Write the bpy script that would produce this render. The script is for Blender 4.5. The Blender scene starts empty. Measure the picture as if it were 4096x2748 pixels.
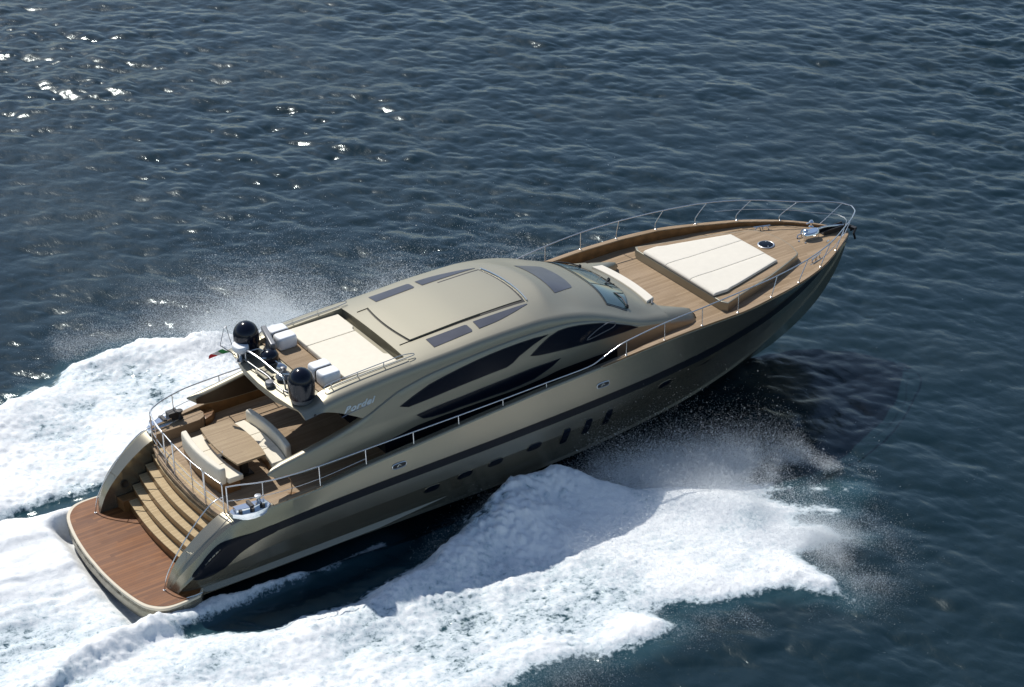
import bpy, bmesh, math, random
import numpy as np
from mathutils import Vector, Matrix, Euler
random.seed(7); R = math.radians
scene = bpy.context.scene; COL = scene.collection

# ------------------------------------------------------------------ camera, sky, sun, exposure
PITCH = R(2.0)                                    # the yacht planes slightly bow up
MB_ = Matrix.Translation((0, 0, -0.1)) @ Matrix.Rotation(-PITCH, 4, 'Y')
cam = bpy.data.objects.new('camera', bpy.data.cameras.new('camera')); COL.objects.link(cam)
cR = Matrix(((0.8264689, -0.56288001, -0.01073581), (-0.28551952, -0.40263672, -0.86969091), (0.48520899, 0.72183777, -0.49347996)))
cm = Matrix.Identity(4)
for i in range(3):
    cm[i][0] = cR[0][i]; cm[i][1] = -cR[1][i]; cm[i][2] = -cR[2][i]
cm[0][3], cm[1][3], cm[2][3] = -15.68107571, -46.84222407, 35.16354055
cam.matrix_world = MB_ @ cm
cam.data.sensor_width = 36; cam.data.lens = 70.3125; cam.data.clip_end = 6000; cam.data.clip_start = 0.5
scene.camera = cam

SUN_AZ, SUN_EL = R(90), R(50)
sunv = Vector((math.cos(SUN_EL)*math.cos(SUN_AZ), math.cos(SUN_EL)*math.sin(SUN_AZ), math.sin(SUN_EL)))
world = bpy.data.worlds.new('World'); scene.world = world; world.use_nodes = True
nt = world.node_tree; bg = nt.nodes['Background']
sky = nt.nodes.new('ShaderNodeTexSky'); sky.sky_type = 'NISHITA'; sky.sun_disc = False
sky.sun_elevation = SUN_EL; sky.sun_rotation = R(90) - SUN_AZ; sky.air_density = 1.0; sky.dust_density = 0.5; sky.ozone_density = 1.0
nt.links.new(sky.outputs[0], bg.inputs[0]); bg.inputs[1].default_value = 0.105
sl = bpy.data.objects.new('sun', bpy.data.lights.new('sun', 'SUN')); COL.objects.link(sl)
sl.data.energy = 4.3; sl.data.angle = R(0.5); sl.data.color = (1, 0.955, 0.88)
sl.rotation_euler = sunv.to_track_quat('Z', 'Y').to_euler(); sl.location = (0, 0, 60)
scene.view_settings.view_transform = 'Standard'; scene.view_settings.look = 'None'
scene.view_settings.exposure = 0.0; scene.view_settings.gamma = 1

# ------------------------------------------------------------------ helpers
def pch(pts):
    "smooth monotone curve through (x, v) points"
    xs = np.array([p[0] for p in pts], float); ys = np.array([p[1] for p in pts], float)
    h = np.diff(xs); d = np.diff(ys)/h; m = np.zeros(len(xs))
    m[0] = d[0]; m[-1] = d[-1]
    for i in range(1, len(xs)-1):
        if d[i-1]*d[i] > 0:
            w1 = 2*h[i]+h[i-1]; w2 = h[i]+2*h[i-1]; m[i] = (w1+w2)/(w1/d[i-1]+w2/d[i])
    def f(x):
        x = min(max(x, xs[0]), xs[-1]); i = min(max(int(np.searchsorted(xs, x))-1, 0), len(h)-1)
        t = (x-xs[i])/h[i]; a = h[i]
        return float((2*t**3-3*t*t+1)*ys[i]+(t**3-2*t*t+t)*a*m[i]+(-2*t**3+3*t*t)*ys[i+1]+(t**3-t*t)*a*m[i+1])
    return f
def lin(pts):
    xs = [p[0] for p in pts]; ys = [p[1] for p in pts]
    return lambda x: float(np.interp(x, xs, ys))
def catmull(P, n=6, closed=False):
    P = [Vector(p) for p in P]; out = []; N = len(P)
    for i in range(N if closed else N-1):
        g = (lambda k: P[k % N]) if closed else (lambda k: P[min(max(k, 0), N-1)])
        a, b, c, d = g(i-1), g(i), g(i+1), g(i+2)
        for k in range(n):
            t = k/n
            out.append(0.5*((2*b)+(c-a)*t+(2*a-5*b+4*c-d)*t*t+(3*b-a-3*c+d)*t**3))
    if not closed: out.append(P[-1])
    return out
class MB:
    "collects shapes and links them as one mesh object"
    def __init__(s): s.v = []; s.f = []
    def add(s, vs, fs):
        o = len(s.v); s.v += [tuple(v) for v in vs]; s.f += [tuple(i+o for i in f) for f in fs]; return s
    def box(s, c, d, rz=0, ry=0, rx=0):
        m = Euler((rx, ry, rz)).to_matrix(); c = Vector(c)
        vs = [c+m @ Vector((a*d[0]/2, b*d[1]/2, e*d[2]/2)) for a in (-1, 1) for b in (-1, 1) for e in (-1, 1)]
        return s.add(vs, [(0,1,3,2),(4,6,7,5),(0,4,5,1),(2,3,7,6),(0,2,6,4),(1,5,7,3)])
    def grid(s, rows, closed=False):
        n = len(rows[0]); vs = [p for r in rows for p in r]; fs = []
        for i in range(len(rows)-1):
            for j in range(n if closed else n-1):
                k = (j+1) % n; fs.append((i*n+j, i*n+k, (i+1)*n+k, (i+1)*n+j))
        return s.add(vs, fs)
    def tube(s, P, r, n=8, closed=False, caps=True):
        P = [Vector(p) for p in P]; N = len(P); rows = []; up = Vector((0, 0, 1)); pu = None
        for i in range(N):
            a = P[(i-1) % N] if closed or i else P[0]; b = P[(i+1) % N] if closed or i < N-1 else P[-1]
            t = (b-a).normalized()
            if pu is None: pu = t.cross(up if abs(t.z) < .95 else Vector((1, 0, 0))).normalized()
            u = (pu-t*pu.dot(t)).normalized(); pu = u; w = t.cross(u)
            rr = r[i] if isinstance(r, (list, tuple)) else r
            rows.append([P[i]+rr*(math.cos(2*math.pi*k/n)*u+math.sin(2*math.pi*k/n)*w) for k in range(n)])
        if closed: rows.append(rows[0])
        s.grid(rows, True)
        if caps and not closed:
            o = len(s.v)-len(rows)*n; s.f.append(tuple(o+k for k in range(n))[::-1]); s.f.append(tuple(o+(N-1)*n+k for k in range(n)))
        return s
    def lathe(s, c, prof, n=28, ax=None, sy=1.0):
        c = Vector(c); q = (Vector(ax).to_track_quat('Z', 'Y') if ax else None)
        rows = []
        for (r, z) in prof:
            row = []
            for k in range(n):
                p = Vector((r*math.cos(2*math.pi*k/n), sy*r*math.sin(2*math.pi*k/n), z))
                row.append(c+(q @ p if q else p))
            rows.append(row)
        return s.grid(rows, True)
    def prism(s, poly, z0, z1, r=0.0, seg=3, rb=0.0):
        "plan outline (counter clockwise) from z0 to z1 (numbers or functions) with a rounded upper rim"
        n = len(poly); P = [Vector((p[0], p[1])) for p in poly]
        def off(d):
            if d == 0: return P
            out = []
            for i in range(n):
                e1 = (P[i]-P[i-1]).normalized(); e2 = (P[(i+1) % n]-P[i]).normalized()
                n1 = Vector((-e1.y, e1.x)); n2 = Vector((-e2.y, e2.x)); m = (n1+n2)
                m = m/max(m.length_squared, .4)*2*.5 if m.length > 1e-6 else n1
                out.append(P[i]+m*d*1.0)
            return out
        Z0 = z0 if callable(z0) else (lambda x, y: z0); Z1 = z1 if callable(z1) else (lambda x, y: z1)
        rings = []
        if rb: rings.append([(p.x, p.y, Z0(p.x, p.y)) for p in off(rb)])
        rings.append([(p.x, p.y, Z0(p.x, p.y)+rb) for p in P])
        if r:
            for k in range(seg+1):
                a = k/seg*math.pi/2; rings.append([(p.x, p.y, Z1(p.x, p.y)-r+r*math.sin(a)) for p in off(r*(1-math.cos(a)))])
            rings.append([(p.x, p.y, Z1(p.x, p.y)) for p in off(r*1.0+.012)])
        else: rings.append([(p.x, p.y, Z1(p.x, p.y)) for p in P])
        s.grid(rings, True); o = len(s.v)-len(rings)*n
        s.f.append(tuple(o+k for k in range(n))[::-1]); s.f.append(tuple(len(s.v)-n+k for k in range(n)))
        return s
    def build(s, name, mat, parent=None, smooth=True, angle=35, mirror=False, mats=None):
        me = bpy.data.meshes.new(name); v = s.v; f = s.f
        if mirror:
            o = len(v); v = v+[(a, -b, c) for a, b, c in v]; f = f+[tuple(i+o for i in q)[::-1] for q in f]
        me.from_pydata(v, [], f); me.validate()
        bm = bmesh.new(); bm.from_mesh(me); bmesh.ops.remove_doubles(bm, verts=bm.verts, dist=1e-5)
        bmesh.ops.recalc_face_normals(bm, faces=bm.faces)
        if smooth:
            for q in bm.faces: q.smooth = True
            for e in bm.edges:
                if len(e.link_faces) != 2 or e.calc_face_angle(0) > R(angle): e.smooth = False
        bm.to_mesh(me); bm.free()
        ob = bpy.data.objects.new(name, me); COL.objects.link(ob); me.materials.append(mat)
        if parent: ob.parent = parent
        return ob
def build2(m, name, mat_, parent, **k):
    "the starboard piece and its port twin, as two objects"
    a = m.build(name, mat_, parent, **k); q = MB(); q.v = [(x, -y, z) for x, y, z in m.v]; q.f = [tuple(f)[::-1] for f in m.f]
    return a, q.build(name, mat_, parent, **k)
def tag(o, label=None, cat=None, group=None, kind=None):
    if label: o['label'] = label
    if cat: o['category'] = cat
    if group: o['group'] = group
    if kind: o['kind'] = kind
    return o
def empty(name, base, label, cat, group=None):
    "a thing's Empty, given in the yacht's own axes; its parts are built in the same axes"
    o = bpy.data.objects.new(name, None); COL.objects.link(o); o.matrix_world = MB_ @ Matrix.Translation(base)
    o['base'] = 0; del o['base']; return tag(o, label, cat, group)
def rebase(o, base):
    o.data.transform(Matrix.Translation(-Vector(base)))
    return o

# ------------------------------------------------------------------ materials
def mat(name, col, rough=.5, metal=0, coat=0, spec=.5, bump=None, var=0.0, vscale=3.0, coatr=.05, rvar=0.0):
    m = bpy.data.materials.new(name); m.use_nodes = True; n = m.node_tree; b = n.nodes['Principled BSDF']
    b.inputs['Base Color'].default_value = (*col, 1); b.inputs['Roughness'].default_value = rough; b.inputs['Metallic'].default_value = metal
    b.inputs['Coat Weight'].default_value = coat; b.inputs['Coat Roughness'].default_value = coatr; b.inputs['Specular IOR Level'].default_value = spec
    tc = n.nodes.new('ShaderNodeTexCoord')
    if var or rvar:
        no = n.nodes.new('ShaderNodeTexNoise'); no.inputs['Scale'].default_value = vscale; no.inputs['Detail'].default_value = 5
        n.links.new(tc.outputs['Object'], no.inputs['Vector'])
        if var:
            mr = n.nodes.new('ShaderNodeMapRange'); mr.inputs[1].default_value = .3; mr.inputs[2].default_value = .7; mr.inputs[3].default_value = 1-var; mr.inputs[4].default_value = 1+var
            n.links.new(no.outputs[0], mr.inputs[0])
            mx = n.nodes.new('ShaderNodeMix'); mx.data_type = 'RGBA'; mx.blend_type = 'MULTIPLY'; mx.inputs[0].default_value = 1; mx.inputs[6].default_value = (*col, 1)
            n.links.new(mr.outputs[0], mx.inputs[7]); n.links.new(mx.outputs[2], b.inputs['Base Color'])
        if rvar:
            mr = n.nodes.new('ShaderNodeMapRange'); mr.inputs[1].default_value = .3; mr.inputs[2].default_value = .7; mr.inputs[3].default_value = rough-rvar; mr.inputs[4].default_value = rough+rvar
            n.links.new(no.outputs[0], mr.inputs[0]); n.links.new(mr.outputs[0], b.inputs['Roughness'])
    if bump:
        nb = n.nodes.new('ShaderNodeTexNoise'); nb.inputs['Scale'].default_value = bump[0]; nb.inputs['Detail'].default_value = 4
        n.links.new(tc.outputs['Object'], nb.inputs['Vector']); bp = n.nodes.new('ShaderNodeBump'); bp.inputs['Strength'].default_value = bump[1]; bp.inputs['Distance'].default_value = bump[2]
        n.links.new(nb.outputs[0], bp.inputs['Height']); n.links.new(bp.outputs[0], b.inputs['Normal'])
    return m
def teak(name, c1, c2, caulk, pw=.075, rough=.6, wet=0.0, axis=1, spec=.25):
    "long planks running fore and aft with dark caulked seams"
    m = bpy.data.materials.new(name); m.use_nodes = True; n = m.node_tree; L = n.links.new; b = n.nodes['Principled BSDF']; b.inputs['Specular IOR Level'].default_value = spec
    tc = n.nodes.new('ShaderNodeTexCoord'); sp = n.nodes.new('ShaderNodeSeparateXYZ'); L(tc.outputs['Object'], sp.inputs[0])
    def M(op, a, b_=None, c=None):
        q = n.nodes.new('ShaderNodeMath'); q.operation = op
        for i, z in enumerate((a, b_, c)):
            if z is None: continue
            if isinstance(z, (int, float)): q.inputs[i].default_value = z
            else: L(z, q.inputs[i])
        return q.outputs[0]
    A = sp.outputs[axis]; B = sp.outputs[1-axis]
    yy = M('DIVIDE', A, pw); fl = M('FLOOR', yy); fr = M('FRACT', yy)
    wn = n.nodes.new('ShaderNodeTexWhiteNoise'); wn.noise_dimensions = '1D'; L(fl, wn.inputs['W'])
    # butt joints: every plank shifted along its length
    xx = M('ADD', M('DIVIDE', B, 1.9), M('MULTIPLY', wn.outputs[0], 7.3)); xf = M('FLOOR', xx)
    w2 = n.nodes.new('ShaderNodeTexWhiteNoise'); w2.noise_dimensions = '2D'; cb = n.nodes.new('ShaderNodeCombineXYZ'); L(fl, cb.inputs[0]); L(xf, cb.inputs[1]); L(cb.outputs[0], w2.inputs['Vector'])
    mp = n.nodes.new('ShaderNodeMapping'); mp.inputs['Scale'].default_value = (1.5, 28, 6) if axis == 1 else (28, 1.5, 6); L(tc.outputs['Object'], mp.inputs[0])
    g = n.nodes.new('ShaderNodeTexNoise'); g.inputs['Scale'].default_value = 1.6; g.inputs['Detail'].default_value = 6; L(mp.outputs[0], g.inputs[0])
    big = n.nodes.new('ShaderNodeTexNoise'); big.inputs['Scale'].default_value = .9; big.inputs['Detail'].default_value = 4; L(tc.outputs['Object'], big.inputs[0])
    t = M('ADD', M('MULTIPLY', w2.outputs[0], .55), M('ADD', M('MULTIPLY', g.outputs[0], .5), M('MULTIPLY', big.outputs[0], .5)))
    mr = n.nodes.new('ShaderNodeMapRange'); mr.inputs[1].default_value = .35; mr.inputs[2].default_value = 1.25; L(t, mr.inputs[0])
    mx = n.nodes.new('ShaderNodeMix'); mx.data_type = 'RGBA'; mx.inputs[6].default_value = (*c1, 1); mx.inputs[7].default_value = (*c2, 1); L(mr.outputs[0], mx.inputs[0])
    seam = M('GREATER_THAN', M('ABSOLUTE', M('SUBTRACT', fr, .5)), .5-.035)
    m2 = n.nodes.new('ShaderNodeMix'); m2.data_type = 'RGBA'; L(M('MULTIPLY', seam, .75), m2.inputs[0]); L(mx.outputs[2], m2.inputs[6]); m2.inputs[7].default_value = (*caulk, 1)
    L(m2.outputs[2], b.inputs['Base Color'])
    if wet:
        r2 = n.nodes.new('ShaderNodeMapRange'); r2.inputs[1].default_value = .38; r2.inputs[2].default_value = .62; r2.inputs[3].default_value = rough; r2.inputs[4].default_value = wet; L(big.outputs[0], r2.inputs[0]); L(r2.outputs[0], b.inputs['Roughness'])
    else: b.inputs['Roughness'].default_value = rough
    bp = n.nodes.new('ShaderNodeBump'); bp.inputs['Strength'].default_value = .25; bp.inputs['Distance'].default_value = .004; L(g.outputs[0], bp.inputs['Height']); L(bp.outputs[0], b.inputs['Normal'])
    return m
PAINT = mat('champagne_paint', (.335, .315, .248), .42, .64, coat=.08, spec=.3, var=.012, vscale=.5, coatr=.12)
HULLP = mat('bronze_hull_paint', (.26, .24, .185), .25, .74, coat=.1, coatr=.1)
FLOORP = mat('cream_nonslip', (.50, .44, .33), .6, var=.05, vscale=6, bump=(180, .2, .002))
TEAK = teak('teak_deck', (.25, .172, .098), (.41, .30, .195), (.05, .035, .02))
TEAKW = teak('wet_teak', (.11, .034, .009), (.28, .112, .034), (.02, .012, .008), pw=.11, rough=.55, wet=.36)
TREAD = teak('pale_tread', (.40, .29, .15), (.56, .43, .25), (.10, .07, .04), pw=.065, rough=.6)
TEAKT = teak('teak_table', (.30, .21, .12), (.44, .33, .20), (.09, .06, .035), pw=.06, rough=.45)
VARN = mat('varnished_teak', (.20, .10, .035), .35, coat=.2, var=.25, vscale=4)
CREAM = mat('cream_upholstery', (.79, .73, .60), .75, var=.03, vscale=5, bump=(90, .15, .003))
CREAM2 = mat('ivory_cushion', (.73, .685, .59), .75, var=.025, vscale=4, bump=(60, .15, .003))
STEEL = mat('polished_steel', (.66, .67, .68), .26, 1, var=.08, vscale=20)
CHROME = mat('mirror_steel', (.85, .87, .88), .12, 1, bump=(9, .12, .01))
GLASS = mat('tinted_glass', (.005, .008, .016), .16, spec=.12)
SKYL = mat('smoked_skylight', (.075, .08, .10), .30, spec=.35, var=.12, vscale=2)
WSG = mat('green_windshield', (.04, .075, .08), .06, coat=.6, spec=.8, var=.35, vscale=1.4)
BLACK = mat('black_rubber', (.015, .015, .017), .5, var=.2, vscale=8)
DOME = mat('navy_gloss', (.004, .006, .015), .16, spec=.35, coat=.15, var=.1, vscale=3)
WHITE = mat('white_cover', (.78, .80, .82), .55, var=.04, vscale=6, bump=(14, .35, .02))
GREY = mat('grey_metal', (.20, .205, .215), .38, .5, var=.08, vscale=7)
LIGHT = mat('beige_rubbing_strake', (.62, .55, .42), .5, var=.05, vscale=5)
STRIPE = mat('dark_stripe', (.006, .008, .013), .32, spec=.2, var=.1, vscale=2)
DARK = mat('dark_interior', (.02, .017, .013), .5, var=.2, vscale=3)

# ------------------------------------------------------------------ the yacht
yacht = bpy.data.objects.new('motor_yacht', None); COL.objects.link(yacht); yacht.matrix_world = MB_
tag(yacht, 'long champagne and bronze motor yacht speeding over dark blue sea', 'yacht')
zk = pch([(2,-.9),(10,-1.2),(20,-1.3),(24,-1.15),(26.6,-.75),(27.8,-.3),(29.09,.5),(29.95,1.49),(30.3,2.2),(30.42,2.6)])
yc = pch([(1.9,2.86),(5,2.93),(12,2.95),(16,2.88),(20,2.56),(23,2.1),(25,1.6),(27,.95),(28.5,.4),(29.6,.1),(30.42,.01)])
zc_ = pch([(2,.32),(6,.34),(15,.22),(20,.3),(23,.5),(25,.7),(27,.95),(28.5,1.2),(29.6,1.75),(30.42,2.7)])
ykn = pch([(2,3.08),(5,3.25),(15,3.31),(19.6,3.06),(21.7,2.7),(24,2.15),(26,1.5),(28,.8),(29.3,.3),(30.42,.012)])
zkn = pch([(2,1.0),(6,1.42),(12,1.45),(17,1.5),(20,1.65),(24,1.85),(28,2.1),(29.6,2.3),(30.42,2.75)])
yst = pch([(2,3.12),(4,3.2),(6,3.3),(15,3.38),(18,3.36),(21,3.26),(22.5,3.08),(24,2.8),(25.6,2.32),(27.1,1.72),(28.5,1.02),(29.5,.48),(30.2,.15),(30.42,.02)])
zsb = pch([(2,1.5),(3.5,1.66),(6,1.90),(8.4,1.98),(13.3,2.03),(18.6,2.16),(21,2.30),(24,2.48),(28,2.62),(30.42,2.8)])
sth = pch([(2,.26),(20,.27),(26,.22),(30.42,.1)])
yg = pch([(2.1,2.9),(3,3.02),(4.06,3.08),(5.1,3.12),(6.75,3.25),(8.4,3.32),(16.4,3.38),(21,3.41),(22.5,3.39),(24.1,3.19),(25.6,2.82),(27.1,2.29),(28.5,1.53),(29.5,.86),(29.9,.56),(30.2,.32),(30.42,.03)])
zg = pch([(2.10,.60),(2.2,.85),(2.38,1.2),(2.84,1.7),(3.5,2.2),(4.06,2.48),(5.1,2.62),(6.75,2.75),(8.37,2.96),(10,3.08),(11.6,3.2),(13.2,3.3),(14.85,3.4),(16.4,3.46),(21,3.65),(22.5,3.63),(24.1,3.62),(25.6,3.54),(27.1,3.47),(28.5,3.38),(29.5,3.25),(30.42,3.03)])
yin = lin([(2.1,2.3),(4.1,2.36),(4.18,2.85),(4.5,2.92),(5,2.96),(6.75,3.07),(8.4,3.12),(16,3.18),(21,3.22),(22.5,3.2),(24.1,3.0),(25.6,2.64),(27.1,2.12),(28.5,1.38),(29.5,.7),(30.0,.34),(30.3,.1),(30.42,.004)])
rr_ = lin([(2.1,.20),(3.6,.20),(4.2,.12),(6,.06),(30.42,.05)])
zdk = lin([(2.1,.58),(4.1,.58),(4.12,2.42),(5.9,2.5),(6.0,2.12),(11,2.3),(15,2.62),(18,3.0),(20,3.2),(22.8,3.23),(27,3.28),(28.5,3.26),(29.5,3.15),(30.42,2.95)])
def hull_sec(x):
    g = zg(x); k = zk(x); lo = lambda z, m: max(min(z, g-m), k+.0)
    sc = 1.0
    if x < 3.0: t = min(max((x-2.10)/.9, 0), 1); sc = .12+.88*math.sqrt(max(0, 1-(1-t)**2))
    Y = lambda y: 2.3+(y-2.3)*sc if x < 3.0 else y
    r = rr_(x); G = yg(x); I = yin(x); zd = min(zdk(x), g-.03)
    zs0 = zsb(x); zs1 = zs0+sth(x)
    kn = zkn(x); c = max(zc_(x), k+.02)
    pts = [(0, k), (Y(yc(x))*.55, k+(c-k)*.5), (Y(yc(x))-.02, lo(c, .5)), (Y(yc(x))+.05, lo(c+.02, .48)), (Y(yc(x))+.03, lo(c+.13, .45))]
    for f in (.35, .7):
        pts.append((Y(yc(x)*(1-f)+ykn(x)*f-.05*min(1, yc(x))), lo((c+.13)*(1-f)+kn*f, .42)))
    pts += [(Y(ykn(x)), lo(kn, .4)), (Y(ykn(x))*.4+.6*Y(yst(x)), lo(kn*.45+zs0*.55, .38)), (Y(yst(x)), lo(zs0, .36)), (Y(yst(x)), lo(zs1, .35))]
    pts += [(Y(yst(x)*.5+.5*G), lo(zs1*.5+.5*g, .32)), (Y(G), g-r), (Y(G-r*.3), g-r*.32), (Y(max(G-r, I+.01)), g-.004), (Y(I) if x > 3 else Y(I), g), (I if x > 3 else 2.3, zd)]
    return pts
def hull_y(x, z):
    P = hull_sec(x); P = P[4:13]
    return float(np.interp(z, [p[1] for p in P], [p[0] for p in P]))
XS = [2.10,2.13,2.18,2.25,2.3,2.35,2.42,2.5,2.58,2.65,2.75,2.84,2.92,3.0,3.1,3.2,3.3,3.43,3.56,3.7,3.85,4.0,4.1,4.18,4.3,4.45,4.6,4.85,5.1,5.35,5.6,5.9,6.0]+[6+i*.75 for i in range(1, 22)]+[22.5,23.3,24.1,24.8,25.6,26.3,27.1,27.6,28.1,28.5,28.9,29.2,29.5,29.7,29.9,30.05,30.2,30.32,30.42]
m = MB(); m.grid([[(x, -y, z) for (y, z) in hull_sec(x)] for x in XS])
m.f.append(tuple(range(len(hull_sec(3))))[::-1])
hull = m.build('hull', HULLP, yacht, angle=11, mirror=True)
# dark band along the topsides, running into the dark quarter windows
def hull_strip(x0, x1, zlo, zhi, off, n=60):
    m = MB(); rows = []
    for i in range(n+1):
        x = x0+(x1-x0)*i/n; a, b = zlo(x), zhi(x); rows.append([(x, -(hull_y(x, z)+off), z) for z in (a, a+.001, (a+b)/2, b-.001, b)])
        for k in (0, 4): rows[-1][k] = (x, rows[-1][k][1]+off+.02, rows[-1][k][2])
    return m.grid(rows)
build2(hull_strip(5.2, 30.25, lambda x: zsb(x), lambda x: zsb(x)+sth(x), .012), 'hull_stripe', STRIPE, yacht)
m = MB(); rows = []
for i in range(60):
    x = 2.75+(11.3-2.75)*i/59; w = min(1, (11.35-x)/2.5)*min(1, (x-2.7)/.4); zt_ = .60; zl = .60-.15*w
    rows.append([(x, -(hull_y(x, zt_)+.004), zt_), (x, -(hull_y(x, zl)+.11*w+.004), zl), (x, -(hull_y(x, zl-.03)+.09*w+.004), zl-.04), (x, -(hull_y(x, zl-.06)-.01), zl-.07)])
m.grid(rows); build2(m, 'spray_rail', HULLP, yacht, angle=20)
build2(hull_strip(17.0, 29.9, lambda x: zg(x)-.03, lambda x: zg(x)-.012, .004), 'edge_trim', VARN, yacht)
def hull_patch(poly, off, name, material, parent=None, n=4):
    "a smooth edged panel laid on the hull side, outline in (x, z)"
    P = catmull([(a, b, 0) for a, b in poly], n, True) if n > 1 else [Vector((a, b, 0)) for a, b in poly]
    bm = bmesh.new(); vs = [bm.verts.new((p.x, 0, p.y)) for p in P]; bm.faces.new(vs)
    bmesh.ops.triangulate(bm, faces=bm.faces)
    for _ in range(6):
        ee = [e for e in bm.edges if e.calc_length() > .10]
        if ee: bmesh.ops.subdivide_edges(bm, edges=ee, cuts=1); bmesh.ops.triangulate(bm, faces=[f for f in bm.faces if len(f.verts) > 3])
    ed = set(v for e in bm.edges if len(e.link_faces) == 1 for v in e.verts)
    for v in bm.verts: v.co.y = -(hull_y(v.co.x, v.co.z)+off)
    m = MB(); m.add([v.co for v in bm.verts], [[v.index for v in f.verts] for f in bm.faces] if not bm.verts.index_update() else [])
    bm.free(); return m
def patch_build(poly, off, name, material, parent, n=4, label=None):
    for o in build2(hull_patch(poly, off, name, material, parent, n), name, material, parent, angle=60): tag(o, label)
patch_build([(3.60,2.02),(3.25,1.82),(2.92,1.53),(2.63,1.20),(2.76,1.05),(3.2,1.02),(3.6,1.20),(4.1,1.52),(4.8,1.76),(5.3,1.86),(5.3,2.10),(4.6,2.06),(4.0,2.07)], .028, 'quarter_window', mat('dark_quarter_glass', (.006, .008, .014), .28, spec=.12), yacht, n=3, label='dark swept window panel at the stern quarter')
def oval(cx, cz, a, b, n=20, tilt=0, p=2.0):
    out = []
    for k in range(n):
        t = 2*math.pi*k/n; u = a*math.copysign(abs(math.cos(t))**(2/p), math.cos(t)); w = b*math.copysign(abs(math.sin(t))**(2/p), math.sin(t))
        out.append((cx+u*math.cos(tilt)-w*math.sin(tilt), cz+u*math.sin(tilt)+w*math.cos(tilt)))
    return out
def porthole(cx, cz, a, b, p, side, steel=False):
    ring = oval(cx, cz, a, b, 24, 0, p); pts = [Vector((u, side*(hull_y(u, w)+.008), w)) for u, w in ring]
    rim = MB().tube(pts, .022 if steel else .010, 6, closed=True).build('porthole' if not steel else 'fairlead', STEEL if steel else HULLP, yacht)
    g = MB(); c = (cx, side*(hull_y(cx, cz)+.026), cz)
    rings_ = [[(cx+(u-cx)*f, side*(hull_y(cx+(u-cx)*f, cz+(w-cz)*f)+.024), cz+(w-cz)*f) for u, w in ring] for f in (1, .8, .55, .3, .02)]
    g.grid(rings_, True)
    g.build('glass_pane' if not steel else 'throat', GLASS if not steel else BLACK, rim)
    if steel: MB().tube([(cx-.07, side*(hull_y(cx, cz)+.02), cz-.03), (cx-.02, side*(hull_y(cx, cz)+.03), cz+.05), (cx+.05, side*(hull_y(cx, cz)+.02), cz-.01)], .016, 6).build('roller', STEEL, rim)
    return rim
for s in (-1, 1):
    for (x, z) in [(10.64,1.27),(11.82,1.34),(12.94,1.38),(14.39,1.43),(19.65,1.86),(21.7,1.86),(23.9,2.02)]: porthole(x, z-.03, .27, .15, 3.0, s)
    for (x, z) in [(15.62,1.36),(16.49,1.40),(17.32,1.44)]: porthole(x, z-.04, .15, .34, 5.0, s)
    porthole(9.45, 2.60, .24, .085, 3.2, s, True); porthole(16.98, 2.83, .24, .085, 3.2, s, True)

# wooden cap rails on the bulwarks
def cap(x0, x1, w0, name, material, off=0.012, n=30):
    m = MB(); rows = []
    for i in range(n+1):
        x = x0+(x1-x0)*i/n; yo = yg(x)-.02; yi = max(yin(x)-.015, .0); z = zg(x)
        ins = w0(x); yi = yo-(yo-yi)*ins
        rows.append([(x, -yo, z-.03), (x, -yo, z+off), (x, -yi, z+off), (x, -yi, z-.03)])
    build2(m.grid(rows), name, material, yacht, angle=30)
cap(16.9, 30.3, lambda x: min(1, .15+(x-16.9)/2.2), 'cap_rail', TEAK, n=50)
cap(5.35, 6.9, lambda x: min(1, .4+(6.9-x)*2), 'quarter_cap_rail', TEAK)
# inner faces of the bulwark
m = MB(); rows = []
for i in range(70):
    x = 6.05+(29.9-6.05)*i/69; rows.append([(x, -(yin(x)-.012), zg(x)-.035), (x, -(yin(x)-.012), zdk(x)-.02)])
build2(m.grid(rows), 'bulwark_lining', VARN, yacht)

# decks
def deck_strip(x0, x1, name, material, n=40, yfun=None, dz=0):
    m = MB(); rows = []
    for i in range(n+1):
        x = x0+(x1-x0)*i/n; Y = (yfun or yin)(x)
        rows.append([(x, -Y*(1-2*k/8), zdk(x)+dz+.025*(1-(1-2*k/8)**2)) for k in range(9)])
    return m.grid(rows).build(name, material, yacht)
deck_strip(9.0, 30.1, 'foredeck', TEAK, 60)
SOLE = 2.25
m = MB(); m.prism([(3.86,-1.2),(3.95,-1.9),(4.1,-2.4),(6.0,-2.42),(6.02,-3.05),(9.4,-3.1),(9.4,3.1),(6.02,3.05),(6.0,2.42),(4.1,2.4),(3.95,1.9),(3.86,1.2),(3.82,.5),(3.82,-.5)][::-1][::-1], SOLE-.1, SOLE)
m.build('cockpit_sole', TEAK, yacht)
for s in (-1, 1):
    P = [(4.18,2.42),(5.2,2.42),(5.75,2.44),(5.95,2.55),(6.05,2.8),(6.0,3.03),(5.0,2.97),(4.18,2.86)]
    P = [(a, s*b) for a, b in P]; P = P if s > 0 else P[::-1]
    m = MB(); m.prism(P, SOLE-.05, 2.60, .03); m.build('quarter_locker', TEAK, yacht)
    # curved teak coaming block that closes the locker
    m = MB(); Q = [(5.95,2.5),(6.25,2.62),(6.45,2.85),(6.45,3.04),(6.1,3.03)]; Q = [(a, s*b) for a, b in Q]; Q = Q if s > 0 else Q[::-1]
    m.prism(Q, 2.1, 2.5, .05); m.build('locker_corner', VARN, yacht)

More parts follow.
